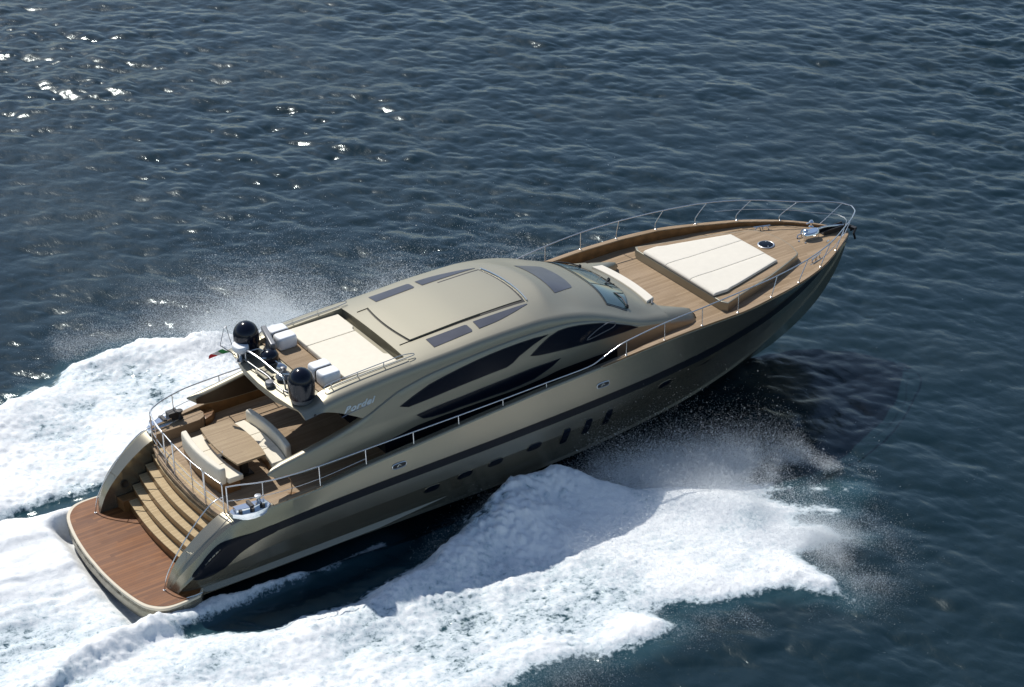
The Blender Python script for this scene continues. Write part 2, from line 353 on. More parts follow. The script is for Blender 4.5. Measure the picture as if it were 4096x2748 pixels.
# swim platform
plat = [(.85,0),(.86,-.7),(.94,-1.6),(1.06,-2.3),(1.18,-2.72),(1.34,-2.98),(1.56,-3.18),(1.85,-3.27),(2.3,-3.27),(2.75,-3.22)]
full = [(a, b) for a, b in plat]+[(2.9,-2.5),(2.9,2.5)]+[(a, -b) for a, b in plat[::-1]][:-1]
c3 = catmull([(a, b, 0) for a, b in plat[::-1]]+[(a, -b, 0) for a, b in plat[1:]], 4)
outl = [(p.x, p.y) for p in c3]+[(3.0,2.9),(3.0,-2.9)]       # clockwise from starboard forward round the stern to port
outl = outl[::-1]
def ccw(P): return P if sum(P[i-1][0]*P[i][1]-P[i][0]*P[i-1][1] for i in range(len(P))) > 0 else P[::-1]
outl = ccw(outl)
sp = MB().prism(outl, -.02, .575, .05, rb=.18).build('swim_platform', HULLP, yacht, angle=50)
inn = [(p[0]+(.08 if p[0] < 2.6 else 0)*(1 if True else 0), p[1]*(1-.028)) for p in outl]
MB().prism(outl, .40, .597, .03).build('rubbing_strake', LIGHT, sp, angle=50)
MB().prism(ccw(inn), .5, .604).build('platform_planking', TEAKW, sp)
for s in (-1, 1):
    MB().tube([(2.35, s*3.13, .615), (2.6, s*3.16, .615), (2.85, s*3.15, .615)], .02, 6).build('mooring_cleat', STEEL, sp)

# stairs: five curved treads
edges = [(2.95,.93),(3.2,1.21),(3.45,1.49),(3.7,1.77),(3.95,2.05)]
def stair_x(x0, y): return x0-.13*(1-(y/1.9)**2)
for i, (x0, z) in enumerate(edges):
    m = MB(); n = 16; P = [(stair_x(x0, -2.3+4.6*k/n), -2.3+4.6*k/n) for k in range(n+1)]+[(4.3,2.3),(4.3,-2.3)]
    P = ccw(P); st = MB().prism(P, .55 if i == 0 else edges[i-1][1]-.02, z-.03).build('stair_riser', VARN, yacht)
    P = [(stair_x(x0-.02, -2.29+4.58*k/n), -2.29+4.58*k/n) for k in range(n+1)]+[(stair_x(x0+.35, 2.29-4.58*k/n), 2.29-4.58*k/n) for k in range(n+1)]
    MB().prism(ccw(P), z-.03, z, .008, 1).build('stair_tread', TREAD, st)
m = MB(); n = 20; P = [(stair_x(4.05, -2.35+4.7*k/n), -2.35+4.7*k/n) for k in range(n+1)]+[(4.35,2.35),(4.35,-2.35)]
MB().prism(ccw(P), 1.9, SOLE+.012, .012, 1).build('landing_edge', TREAD, yacht)
# inner wall of the stern wings is hull; dark side pockets at the stairs
for s in (-1, 1):
    MB().prism(ccw([(2.75,s*1.95),(3.6,s*1.95),(3.9,s*2.29),(2.7,s*2.29)]), .5, .98, .03).build('stair_side_box', VARN, yacht)
    MB().lathe((3.0, s*2.285, 1.35), [(0.0, 0), (.1, 0), (.12, .01), (.12, .03)], 16, ax=(0, -s, 0)).build('shower_recess', DARK, yacht)

# ------------------------------------------------------------------ superstructure
def sm(t): t = min(max(t, 0), 1); return t*t*(3-2*t)
def yside(x, z): return 2.48+(5-z)*.07-.12*sm((x-16)/5)
zcn = pch([(10.64,5.30),(11.7,5.36),(13.5,5.43),(15,5.445),(15.9,5.43),(16.38,5.415),(16.48,5.385),(17.57,5.05),(18.45,4.80),(19.2,4.48),(19.75,4.20),(20.0,4.05),(20.4,3.95)])
zA = pch([(6.66,4.80),(7.2,4.90),(7.8,5.0),(9,5.1),(10.64,5.18),(12,5.22),(13.5,5.28),(15,5.27),(16,5.17),(17,4.95),(18,4.58),(18.7,4.27),(19.3,4.03),(20,3.87),(20.6,3.74),(21.3,3.58),(21.6,3.5)])
yA = pch([(6.66,2.08),(7.0,2.2),(7.6,2.27),(9,2.3),(14,2.3),(16,2.25),(18,2.2),(20,2.16),(21.6,2.1)])
def ztop(x, y):
    a = min(abs(y)/yA(x), 1); zc = zcn(x+.75*a*a*sm((x-14.6)/.9)*sm((17.6-x)/.9)); return zc-(zc-zA(x))*a**3
zfoot = lin([(9.0,4.0),(9.3,2.2),(11,2.25),(15,2.58),(18,2.96),(20,3.17),(22,3.18)])
zarch = pch([(6.66,4.66),(6.9,4.68),(7.3,4.72),(7.75,4.62),(8.4,4.30),(9.0,3.92),(9.6,3.5),(10.2,3.0)])
def side_pts(x, zb):
    a, z = yA(x), zA(x); pts = [(a, z)]
    y2 = yside(x, z-.3)
    for t in (.25, .5, .75, 1.0):
        th = t*math.pi/2; pts.append((a+(y2-a)*math.sin(th), max(z-.3*(1-math.cos(th)), zb+.02*(1-t))))
    for t in (.33, .66, 1): zz = min(z-.3, max(zb, -9)); q = (z-.3)*(1-t)+zb*t; pts.append((yside(x, q) if q < z-.3 else y2, min(q, z-.3) if zb < z-.3 else zb))
    return pts
flr = pch([(6.66,4.80),(7.2,4.86),(7.75,4.90),(9,4.93),(10.64,4.95)])
rim = pch([(6.66,4.805),(7.3,4.89),(7.7,5.04),(8.2,5.12),(9,5.17),(10.64,5.24)])
def aft_edge(y): return 6.66+.22*(abs(y)/2.16)**2
m = MB(); rows = []
for i in range(29):
    x = 6.66+(10.64-6.66)*i/28; zb = zarch(x) if x < 10.2 else zfoot(x)
    P = [(0, flr(x)), (1.0, flr(x)), (1.84, flr(x)), (1.88, rim(x)), (2.08, rim(x)+.005)]+side_pts(x, min(zb, zA(x)-.12))
    P += [(P[-1][0]-.10, P[-1][1]), (min(2.1, P[-1][0]-.2), max(P[-1][1], flr(x)-.34)+.1), (1.0, flr(x)-.22), (0, flr(x)-.22)]
    rows.append([(x+(.22*(min(y, 2.16)/2.16)**2 if i == 0 else .22*(min(y, 2.16)/2.16)**2*max(0, 1-(x-6.66)/1.2)), -y, z) for y, z in P])
m.grid(rows); m.f.append(tuple(range(len(rows[0]))))
sup = m.build('superstructure', PAINT, yacht, mirror=True, angle=40)
m = MB(); rows = []
XR = [10.64,10.9,11.3,11.7,12.3,13,13.8,14.6,15.0,15.2,15.35]+[15.45+.07*i for i in range(17)]+[16.7,16.8,17.0,17.2,17.4,17.6,18,18.4,18.8,19.2,19.5,19.75,19.9,20.05,20.2,20.4]
for x in XR:
    P = [(yA(x)*k/10, ztop(x, yA(x)*k/10)) for k in range(10)]+side_pts(x, zfoot(x))
    rows.append([(x, -y, z) for y, z in P])
m.grid(rows)
n = len(rows[0]); last = rows[-1]
m.f.append(tuple(len(m.v)-n+k for k in range(n))+tuple([len(m.v)])); m.v.append((20.4, 0, 3.15))
m.f.append(tuple([len(m.v)])+tuple((0+k) for k in range(10))[::-1]); m.v.append((10.64, 0, 4.9))
m.v.append((10.64, -1.9, 4.9)); m.f.append((len(m.v)-2, 0, 9, len(m.v)-1)); m.f = [f for f in m.f]
cab = m.build('cabin', PAINT, yacht, mirror=True, angle=40)
# forward shoulders that reach round the foredeck lounge
m = MB(); rows = []
for x in [20.4,20.6,20.8,21.05,21.3,21.5,21.6,21.64]:
    yi = float(np.interp(x, [20.4,20.6,20.85,21.2,21.5,21.64], [1.46,1.58,1.70,1.84,1.96,2.1])); s_ = 1-.0*x
    e = sm((x-21.4)/.26); zt = zA(x)+.03-.18*e*e; yo = 2.42-.06*e*2; zb = 3.16
    rows.append([(x, -yi, zb), (x, -yi, zt-.07), (x, -(yi+.05), zt-.01), (x, -(yi+yA(x))/2, zt+.01), (x, -yA(x)+.04*e, zt-.02), (x, -(yA(x)+.12-.03*e), zt-.08), (x, -yo+.01, zt-.24), (x, -yo-.02, zt-.36), (x, -yo-.04, zb)])
m.grid(rows); k = len(rows[0]); m.f.append(tuple(len(m.v)-k+i for i in range(k)))
build2(m, 'lounge_shoulder', PAINT, yacht, angle=45)

def top_patch(poly, off, material, name, parent, n=1, thick=0, cuts=.3, angle=40, two=False):
    "panel laid on the roof, outline in (x, y)"
    P = ccw([(a, b) for a, b in poly]); bm = bmesh.new(); vs = [bm.verts.new((a, b, 0)) for a, b in P]; bm.faces.new(vs)
    bmesh.ops.triangulate(bm, faces=bm.faces)
    for _ in range(4):
        ee = [e for e in bm.edges if e.calc_length() > cuts]
        if ee: bmesh.ops.subdivide_edges(bm, edges=ee, cuts=1); bmesh.ops.triangulate(bm, faces=[f for f in bm.faces if len(f.verts) > 3])
    if thick:
        r = bmesh.ops.extrude_face_region(bm, geom=list(bm.faces)); up = set(g for g in r['geom'] if isinstance(g, bmesh.types.BMVert))
    else: up = set(bm.verts)
    for v in bm.verts: v.co.z = ztop(v.co.x, v.co.y)+(off if v in up else off-thick)
    bm.verts.index_update(); m = MB(); m.add([v.co[:] for v in bm.verts], [[v.index for v in f.verts] for f in bm.faces]); bm.free()
    if two: return build2(m, name, material, parent, angle=angle)
    return m.build(name, material, parent, angle=angle)
def curve_y(xc, y0, y1, bulge, n=12): return [(xc+bulge*(1-((2*k/n)-1)**2), y0+(y1-y0)*k/n) for k in range(n+1)]
# sunroof: a raised aft panel, a lower forward one, dark slots between
slot = top_patch(curve_y(15.42, -1.34, 1.34, .14)+curve_y(11.2, 1.30, -1.30, -.13), .006, DARK, 'sunroof_slot', cab)
sr = top_patch(curve_y(13.78, -1.25, 1.25, .12)+curve_y(11.23, 1.26, -1.26, -.12), .055, PAINT, 'sunroof_panel', cab, thick=.07)
top_patch(curve_y(15.36, -1.22, 1.22, .12)+curve_y(13.55, 1.22, -1.22, .12), .030, PAINT, 'sunroof_panel', cab, thick=.05)
rim_ = [Vector((x, y, ztop(x, y)+.03)) for x, y in curve_y(15.50, -1.33, 1.33, .14)]
MB().tube(rim_, .022, 6).build('slot_edge', STEEL, cab)
for s in (-1, 1):
    MB().tube([Vector((x, s*1.27, ztop(x, 1.27)+.012)) for x in (10.85, 11.1, 11.3)], .012, 4).build('roof_seam', DARK, cab)
top_patch([(11.66,-1.95),(13.06,-1.90),(13.11,-1.84),(13.11,-1.53),(13.05,-1.49),(11.66,-1.47)], .012, SKYL, 'skylight', cab, two=True)
lf = catmull([(13.34,-1.88,0),(14.0,-1.84,0),(14.7,-1.70,0),(15.2,-1.56,0),(15.40,-1.50,0)], 4); lf2 = [(15.38,-1.47),(14.5,-1.47),(13.37,-1.47)]
top_patch([(p.x, p.y) for p in lf]+lf2, .012, SKYL, 'skylight', cab, two=True)
top_patch([(16.68,-1.16),(17.5,-.90),(17.58,-.84)]+[(17.58+.14*(1-(k/8)**2), .84*k/8) for k in range(-7, 8)]+[(17.58,.84),(17.5,.90),(16.68,1.16)]+[(16.68+.1*(1-(k/8)**2), -1.16*k/8) for k in range(-7, 8)], .012, SKYL, 'roof_window', cab)
# windshield
def ws_pt(s, t, off):
    y = 2.04*s; xt = 18.42-.20*abs(s)**2.5; xb = 19.74-.82*abs(s)**2.2
    yy = (1.86*(1-t)+2.04*t)*s; x = xt+(xb-xt)*t; return (x, yy, ztop(x, yy)+off)
def ws(s0, s1, t0, t1, off, n=12, k=8):
    return [[ws_pt(s0+(s1-s0)*i/n, t0+(t1-t0)*j/k, off) for j in range(k+1)] for i in range(n+1)]
wf = MB().grid(ws(-1, 1, 0, 1, .012, 30, 10)).build('windshield', mat('windshield_frame', (.03, .036, .038), .3, coat=.3), cab)
for (a, b) in ((-.97, -.35), (-.315, .315), (.35, .97)): MB().grid(ws(a, b, .06, .95, .022)).build('pane', WSG, wf)
for (s0, s1, t0) in ((-.92, -.60, .97), (.05, -.25, 1.02), (.62, .90, .97)):
    a = Vector(ws_pt(s0, t0, .05)); b = Vector(ws_pt((s0+s1)/2, .8, .08)); c = Vector(ws_pt(s1, .62, .05))
    w = MB().tube([a, b, c], .022, 5); w.tube([c+Vector((-.25, .12, .02)), c+Vector((.25, -.12, -.06))], .018, 4); w.lathe(a-Vector((0,0,.06)), [(.06,0),(.06,.08),(.02,.12)], 10)
    w.build('wiper', BLACK, wf)

# side panel: below the fold line and running aft as a free standing wing
fold = [(5.46,3.40),(5.62,3.46),(6.46,3.60),(7.23,3.73),(8.0,3.88),(8.6,4.04),(9.0,4.17),(9.49,4.38),(10.03,4.58),(10.56,4.69),(11.1,4.78),(11.64,4.83),(12.18,4.87),(13.0,4.92),(13.82,4.95),(14.4,4.96),(15.5,4.93),(16.3,4.86),(17.2,4.65),(18.1,4.30),(19.0,3.93),(20.0,3.70)]
FZ = pch(fold)
bot = pch([(5.46,3.36),(5.6,3.24),(5.9,3.14),(6.6,3.05),(7.6,3.02),(8.6,3.03),(9.8,3.14),(10.6,3.26),(11.5,3.28),(13,3.27),(14,3.26),(15.1,3.32),(16,3.42),(17,3.42),(18,3.40),(20,3.55)])
m = MB(); rows = []
for i in range(61):
    x = 5.46+(20.0-5.46)*(i/60); a, b = FZ(x), min(bot(x), FZ(x)-.03); th = .26 if x < 8.5 else .26-.14*sm((x-8.5)/1.5); th *= sm((x-5.3)/.6)
    off = .05*sm((20-x)/2.5)+.003
    yo = lambda z: yside(x, z)+off
    rows.append([(x, -(yo(a)-th), b), (x, -(yo(a)-th), a-.04), (x, -(yo(a)-th*.75), a+.01), (x, -(yo(a)-.04), a), (x, -(yo(a)-.005), a-.03)]+[(x, -yo(a+(b-a)*k/6), (a-.03)+(b-a+.03)*k/6) for k in range(1, 7)])
m.grid(rows, True); k = len(rows[0]); m.f.append(tuple(range(k)))
build2(m, 'side_wing', PAINT, yacht, angle=45)
def side_patch(poly, off, name, material, parent, n=1):
    P = [(a, b) for a, b in poly]
    bm = bmesh.new(); vs = [bm.verts.new((a, b, 0)) for a, b in P]; bm.faces.new(vs); bmesh.ops.triangulate(bm, faces=bm.faces)
    for _ in range(4):
        ee = [e for e in bm.edges if e.calc_length() > .35]
        if ee: bmesh.ops.subdivide_edges(bm, edges=ee, cuts=1); bmesh.ops.triangulate(bm, faces=[f for f in bm.faces if len(f.verts) > 3])
    bm.verts.index_update(); vv = []
    for v in bm.verts:
        x, z = v.co.x, v.co.y; vv.append((x, -(yside(x, z)+.05*sm((20-x)/2.5)+off), z))
    m = MB(); m.add(vv, [[v.index for v in f.verts] for f in bm.faces]); bm.free()
    return build2(m, name, material, parent)
SHADE_IN = mat('shade_brown_lining', (.05,.028,.014), .4, var=.2, vscale=3)  # brown lining, its colour darkened for the shade on the wing's inner face
m = MB(); m.grid([[(x, -(yside(x, FZ(x))+.053-(.26 if x < 8.5 else .26-.14*sm((x-8.5)/1.5))-.006), z) for z in (bot(x)+.02, FZ(x)-.07)] for x in [5.66+.16*i for i in range(25)]])
build2(m, 'wing_shade_lining', SHADE_IN, yacht)
m = MB(); m.grid([[(x, -(yside(x, z)+.012), z) for z in (zfoot(x)-.1, bot(x)-.12, bot(x)+.03)] for x in [9.4+.25*i for i in range(36)]])
build2(m, 'lower_shade_band', STRIPE, yacht)  # dark overlay on the cabin side, painted in place of a shaded recess
win1 = [(10.01,4.08),(10.53,4.28),(11.07,4.46),(11.62,4.56),(12.16,4.64),(12.71,4.71),(13.26,4.76),(13.81,4.79),(14.37,4.80),(14.93,4.79),(15.44,4.76),(14.92,4.61),(14.34,4.38),(14.08,4.22),(13.85,4.15),(13.22,4.13),(12.12,4.08),(11.04,4.01),(10.29,3.98)]
win2 = [(14.76,4.24),(15.14,4.48),(15.49,4.66),(15.84,4.76),(16.18,4.76),(16.64,4.70),(17.11,4.60),(17.53,4.49),(18.01,4.31),(18.43,4.13),(18.73,4.00),(19.01,3.86),(18.42,3.88),(17.81,3.92),(17.21,3.96),(16.61,4.01),(16.03,4.06),(15.46,4.12),(15.01,4.18)]
win3 = [(10.55,3.60),(11.01,3.64),(11.55,3.67),(12.09,3.68),(12.91,3.72),(13.75,3.75),(14.31,3.78),(14.87,3.80),(15.44,3.79),(15.87,3.80),(15.55,3.63),(15.32,3.55),(14.85,3.41),(14.28,3.36),(13.72,3.34),(13.16,3.35),(12.61,3.35),(12.07,3.36),(11.52,3.35),(11.09,3.37),(10.78,3.42)]
for w in (win1, win2, win3):
    cx = sum(p[0] for p in w)/len(w); cz = sum(p[1] for p in w)/len(w)
    side_patch(w, .012, 'side_window', GLASS, yacht)
    for s in (-1, 1):
        pts = [Vector((x, s*(yside(x, z)+.05*sm((20-x)/2.5)+.006), z)) for x, z in w]
        MB().tube(pts, .016, 5, closed=True).build('window_frame', BLACK, yacht)
# shaded recess below the lower windows is painted as the dark band above
# door mirror-like scoop pane on the forward side window
for s in (-1, 1):
    Y = lambda x, z, o: s*(yside(x, z)+.05*sm((20-x)/2.5)+o)
    m = MB(); P = catmull([(16.90,4.12,0),(17.32,4.34,0),(17.72,4.44,0),(18.02,4.38,0),(18.0,4.24,0),(17.55,4.17,0)], 4, True)
    m.tube([Vector((p.x, Y(p.x, p.y, .03), p.y)) for p in P], .018, 5, closed=True)
    o = m.build('vent_pane', GREY, yacht)
LETTER = mat('pale_lettering', (.55,.62,.66), .35, .3)
# name script on the roof side
for s in (-1, 1):
    cu = bpy.data.curves.new('t', 'FONT'); cu.body = 'Bordei'; cu.size = .34; cu.shear = .45; cu.extrude = .006; cu.offset = .010; cu.space_character = 1.12
    to = bpy.data.objects.new('t', cu); COL.objects.link(to); bpy.context.view_layer.update()
    me = bpy.data.meshes.new_from_object(to); bpy.data.objects.remove(to); o = bpy.data.objects.new('name_lettering', me); COL.objects.link(o)
    me.materials.append(LETTER); o.parent = yacht; ang = R(7)
    for v in me.vertices:
        u, w = v.co.x*.98, v.co.y
        if s > 0: u = .95-u
        x = 8.14+u if s < 0 else 8.14+u
        z = 4.44+(u if s < 0 else .95-u)*.06+w*.82 if s < 0 else 4.44+u*.06+w*.82
        v.co = Vector((x, s*(yside(x, z)+.006+v.co.z), z))
    ul = MB(); ul.tube([Vector((x, s*(yside(x, z)+.01), z)) for x, z in ((8.05,4.36),(8.35,4.41),(8.8,4.45),(9.02,4.48))], .008, 4)
    ul.build('underline', STEEL, o)
# aft bulkhead of the saloon with dark sliding glass
m = MB(); m.box((9.75, 0, 3.45), (.08, 4.7, 2.7)); bk = m.build('saloon_bulkhead', DARK, yacht)
for y in (-1.15, 0, 1.15): MB().box((9.69, y, 3.35), (.03, 1.08, 2.1)).build('glass_door', GLASS, bk)

# flybridge teak, its hand rails
MB().prism([(7.78,-1.83),(8.72,-1.83),(8.72,1.83),(7.78,1.83)], 4.85, 4.945).build('flybridge_planking', TEAK, yacht)
for s in (-1, 1):
    z = lambda x: rim(min(x, 10.6))
    top = [(7.84, s*2.0, z(7.84)+.03), (7.80, s*2.0, z(7.84)+.10), (7.9, s*2.0, z(7.9)+.17)]+[(x, s*2.0, z(x)+.17) for x in (8.3, 8.8, 9.4, 10, 10.5)]+[(10.82, s*2.02, z(10.6)+.13), (10.9, s*2.02, z(10.6)+.09), (10.86, s*2.02, z(10.6)+.05)]+[(x, s*2.0, z(x)+.03) for x in (10.5, 10, 9.2, 8.4, 7.95)]
    hr = MB().tube(catmull(top, 3), .014, 7).build('flybridge_rail', STEEL, yacht)
    for x in (8.05, 8.95, 9.85): MB().tube([(x, s*2.0, z(x)+.03), (x, s*2.0, z(x)+.15)], .018, 6).build('bracket', STEEL, hr)
# satellite domes and mast gear
for s in (-1, 1):
    d = MB().lathe((7.22, s*1.72, 4.86), [(0,0),(.34,0),(.35,.12),(.375,.16),(.375,.2)], 32).build('satellite_dome', GREY, yacht)
    MB().lathe((7.22, s*1.72, 4.86), [(.38,.14),(.392,.25),(.397,.45),(.397,.62)]+[(.397*math.cos(a), .62+.44*math.sin(a)) for a in [k*math.pi/2/10 for k in range(1, 11)]], 40).build('dome_shell', DOME, d)
d = MB().lathe((7.42, .62, 4.95), [(0,0),(.22,0),(.24,.06),(.24,.1)], 24).build('radar_dome', GREY, yacht)
MB().lathe((7.42, .62, 4.95), [(.25,.08),(.27,.16),(.27,.24)]+[(.27*math.cos(a), .24+.2*math.sin(a)) for a in [k*math.pi/2/8 for k in range(1, 9)]], 28).build('dome_shell', DOME, d)
# open array radar bar
o = MB(); o.box((7.75, 1.28, 5.42), (.17, 1.25, .17), rz=R(-14)); o.lathe((7.75, 1.28, 4.9), [(.2,0),(.2,.1),(.12,.2),(.11,.44)], 20); ob = o.build('radar_bar', GREY, yacht); bv = ob.modifiers.new('bevel', 'BEVEL'); bv.width = .035; bv.segments = 3
# mast frame of bent tube
mf = MB()
arch = catmull([(6.93,1.25,4.84),(6.93,1.22,5.18),(6.95,1.05,5.28),(7.02,.4,5.28),(7.05,-.35,5.26),(7.08,-.82,5.24),(7.1,-.88,5.1),(7.12,-.88,4.84)], 4)
mf.tube(arch, .028, 8)
mf.tube([(6.95,1.1,5.27),(7.35,1.15,5.2),(7.72,1.1,4.9)], .022, 7); mf.tube([(7.0,.5,5.28),(7.4,.45,5.2),(7.6,.2,4.92)], .022, 7); mf.tube([(7.07,-.6,5.25),(7.4,-.65,5.15),(7.6,-.7,4.9)], .022, 7)
mast = mf.build('mast_frame', STEEL, yacht)
m = MB(); low = catmull([(6.82,1.1,5.02),(6.88,.5,5.0),(6.95,-.1,4.98),(6.92,-.6,4.96),(7.0,-1.15,4.94),(7.25,-1.28,4.94)], 5); m.tube(low, .02, 7)
for y in (1.1, .2, -.5, -1.1): m.tube([(6.95,y,4.83),(6.93,y,5.0)], .018, 6)
m.build('low_rail', GREY, yacht)
tray = MB().box((6.98, .15, 4.93), (.3, .62, .05), rz=R(2)).build('antenna_tray', PAINT, yacht)
MB().lathe((6.84, -.42, 4.84), [(0,0),(.13,0),(.14,.03),(.14,.12),(.12,.15),(0,.16)], 20).build('deck_light', GREY, yacht)
# searchlight and horn
m = MB(); m.lathe((7.42,-.12,5.12), [(0,-.16),(.09,-.14),(.13,-.04),(.135,.08),(.12,.15),(0,.17)], 20, ax=(-.75,.5,.35)); m.tube([(7.42,-.12,4.95),(7.42,-.12,5.05)], .05, 10)
m.build('searchlight', STEEL, yacht)
m = MB(); m.lathe((7.35,-.35,4.93), [(0,0),(.24,0),(.25,.03),(.2,.12),(.1,.2),(.07,.34),(0,.36)], 22); m.tube([(7.35,-.35,5.2),(7.2,-.62,5.3),(7.05,-.66,5.26)], .03, 8); m.build('horn_base', GREY, yacht)
m = MB(); m.lathe((7.6,-.75,4.95), [(0,0),(.15,0),(.16,.1),(.1,.22),(0,.25)], 18); m.build('small_antenna', GREY, yacht)
# small white radar pod at the port corner
pd = MB(); P = ccw([(6.66,1.60),(6.70,1.25),(6.95,1.20),(7.12,1.38),(7.05,1.72),(6.85,1.78)]); P = [(p.x, p.y) for p in catmull([(a, b, 0) for a, b in P], 4, True)]
pd.prism(P, 5.16, 5.36, .08, 4, rb=.03); pod = pd.build('antenna_pod', WHITE, yacht, angle=60)
MB().tube([(6.88,1.5,4.83),(6.88,1.5,5.18)], .05, 10).build('pod_stem', STEEL, pod)
MB().lathe((6.80,1.42,4.82), [(0,0),(.15,0),(.15,.05),(0,.06)], 18).build('pod_foot', STEEL, pod)
# ensign on its staff
st = MB().tube([(6.86,1.85,4.85),(6.66,1.92,5.15),(6.52,1.98,5.42),(6.44,1.96,5.0)], .012, 6)
st = MB().tube([(6.84,1.78,4.84),(6.40,1.86,5.30)], .014, 6).tube([(6.40,1.86,5.30),(6.66,2.05,5.72),(6.76,2.1,5.75),(6.84,2.1,5.3),(6.9,2.0,4.86)], .010, 6).build('flag_staff', GREY, yacht)
def fl_mat(n, c):
    return mat(n, c, .8, var=.1, vscale=10)
cols = [fl_mat('flag_green', (.02,.22,.06)), fl_mat('flag_white', (.7,.7,.7)), fl_mat('flag_red', (.55,.02,.03))]
for k, nm in enumerate(('green', 'white', 'red')):
    rows = []
    for i in range(7):
        u = (k+i/6)/3; w = 1-.55*u; c = Vector((6.60-.62*u*.75, 1.80+.35*u, 5.06-.15*u-.1*u*u)); d = Vector((-.22, .03, .17))*w
        rows.append([c+d*(j/4-.3)+Vector((.03, -.05, .03))*math.sin(u*11+j*.8)*u for j in range(5)])
    o = MB().grid(rows).build('flag_panel', cols[k], st, angle=80); so = o.modifiers.new('s', 'SOLIDIFY'); so.thickness = .004
    o['label'] = nm+' third of the small ensign'
# dark dot vents on the roof side
for x, z in ((7.2,4.72),): build2(MB().lathe((x,-(yside(x,z)+.0),z), [(0,.012),(.04,.01),(.045,0)], 12, ax=(0,-1,0)), 'drain', BLACK, yacht)

# foredeck lounge base with its side wings
def xy(P): return [(p.x, p.y) for p in catmull([(a, b, 0) for a, b in P], 3, True)]
base = ccw([(22.74,-2.54),(23.55,-2.30),(25.2,-1.86),(26.3,-1.46),(26.95,-1.20),(27.07,-1.10),(27.25,-.6),(27.32,0),(27.25,.6),(27.07,1.10),(26.95,1.20),(26.3,1.46),(25.2,1.86),(23.55,2.30),(22.74,2.54),(22.62,2.3),(22.62,-2.3)])
zb = lambda x, y: 3.60-.035*(x-22.7)/4*.8-.01*abs(y)
fb = MB().prism(base, 3.18, zb, .035).build('lounge_base', PAINT, yacht, angle=50)
ins = [(a+(.05 if a < 24 else -.04), b*.975) for a, b in base]
MB().prism(ins, 3.5, lambda x, y: zb(x, y)+.004).build('lounge_planking', TEAK, fb)
h = MB().lathe((26.55, 0, zb(26.55,0)), [(0,.0),(.30,0),(.30,.025),(.27,.035),(.255,.03)], 36, sy=1.0).build('deck_hatch', STEEL, yacht)
MB().lathe((26.55, 0, zb(26.55,0)), [(.258,.024),(.2,.034),(0,.038)], 36).build('hatch_glass', GLASS, h)
for a in (.9, -1.9): MB().lathe((26.55+.19*math.cos(a), .19*math.sin(a), zb(26.55,0)+.034), [(0,.02),(.022,.016),(.026,0)], 10).build('latch', STEEL, h)
for s in (-1, 1):
    m = MB(); m.tube([(27.35,s*1.52,3.30),(27.42,s*1.50,3.40),(27.50,s*1.47,3.42),(27.56,s*1.46,3.30)], .022, 6); m.tube([(27.62,s*1.43,3.30),(27.66,s*1.42,3.41),(27.78,s*1.38,3.41),(27.85,s*1.35,3.30)], .022, 6); m.tube([(27.3,s*1.55,3.42),(27.9,s*1.34,3.42)], .02, 6)
    m.build('mooring_cleat', STEEL, yacht)
# windlass, chain, anchor roller
m = MB(); P = xy([(28.25,-.16),(28.5,-.26),(28.8,-.24),(28.98,-.05),(28.9,.12),(28.5,.16),(28.28,.06)]); m.prism(ccw(P), 3.26, 3.56, .13, 5, rb=.02); m.lathe((28.42,.02,3.5), [(.13,0),(.13,.08),(.07,.13),(0,.14)], 18); wl = m.build('windlass', CHROME, yacht, angle=60)
MB().lathe((28.5,.12,3.40), [(0,-.12),(.15,-.12),(.09,-.04),(.09,.05),(.15,.12),(0,.13)], 18, ax=(.2,1,0)).build('capstan_drum', STEEL, wl)
m = MB(); m.tube([(28.15,.16,3.31),(28.2,.2,3.38),(28.42,.2,3.42)], .03, 6).build('windlass_lever', STEEL, wl)
m = MB(); m.tube(catmull([(28.9,.02,3.48),(29.3,.06,3.46),(29.8,.08,3.36),(30.25,.06,3.26)], 4), .045, 8); m.build('anchor_shank', STEEL, yacht)
m = MB(); m.box((29.75,.06,3.20), (1.1,.26,.08)); m.box((29.75,.19,3.27), (1.1,.03,.16)); m.box((29.75,-.07,3.27), (1.1,.03,.16)); m.lathe((30.3,.06,3.2), [(0,-.1),(.09,-.1),(.06,0),(.09,.1),(0,.1)], 14, ax=(0,1,0)); m.build('bow_roller', BLACK, yacht)
m = MB(); m.tube([(30.3,.06,3.26),(30.62,.05,3.12),(30.66,.05,2.94)], .05, 6); m.box((30.60,.06,3.1), (.14,.5,.10), rz=.2); m.tube([(30.58,-.24,3.16),(30.45,-.3,3.02),(30.52,-.32,2.8)], .045, 5); m.build('anchor', BLACK, yacht)
m = MB(); m.lathe((29.15,.55,3.33), [(0,0),(.09,0),(.05,.05),(.05,.13),(.09,.18),(.05,.24),(0,.25)], 14); m.tube([(29.15,.55,3.5),(29.02,.66,3.42)], .025, 6); m.build('bollard', CHROME, yacht)
m = MB(); m.tube([(28.95,-.62,3.31),(28.75,-.72,3.34)], .03, 6).build('deck_fairlead', STEEL, yacht)
for (x, y) in ((28.05,-.05),(28.2,.12),(28.15,-.28)): MB().lathe((x,y,3.3), [(0,.02),(.035,.018),(.04,0)], 12).build('deck_filler', STEEL, yacht)
# small vents, cleats on the shoulders
for s in (-1, 1): MB().lathe((20.95, s*1.62, 3.30), [(0,.06),(.1,.05),(.13,0)], 14, ax=(1,-s*.4,.3)).build('speaker_cover', BLACK, yacht)
MB().tube([(20.25,-1.62,3.93),(20.33,-1.52,3.98),(20.42,-1.45,3.92)], .03, 6).build('cushion_cleat', GREY, yacht)

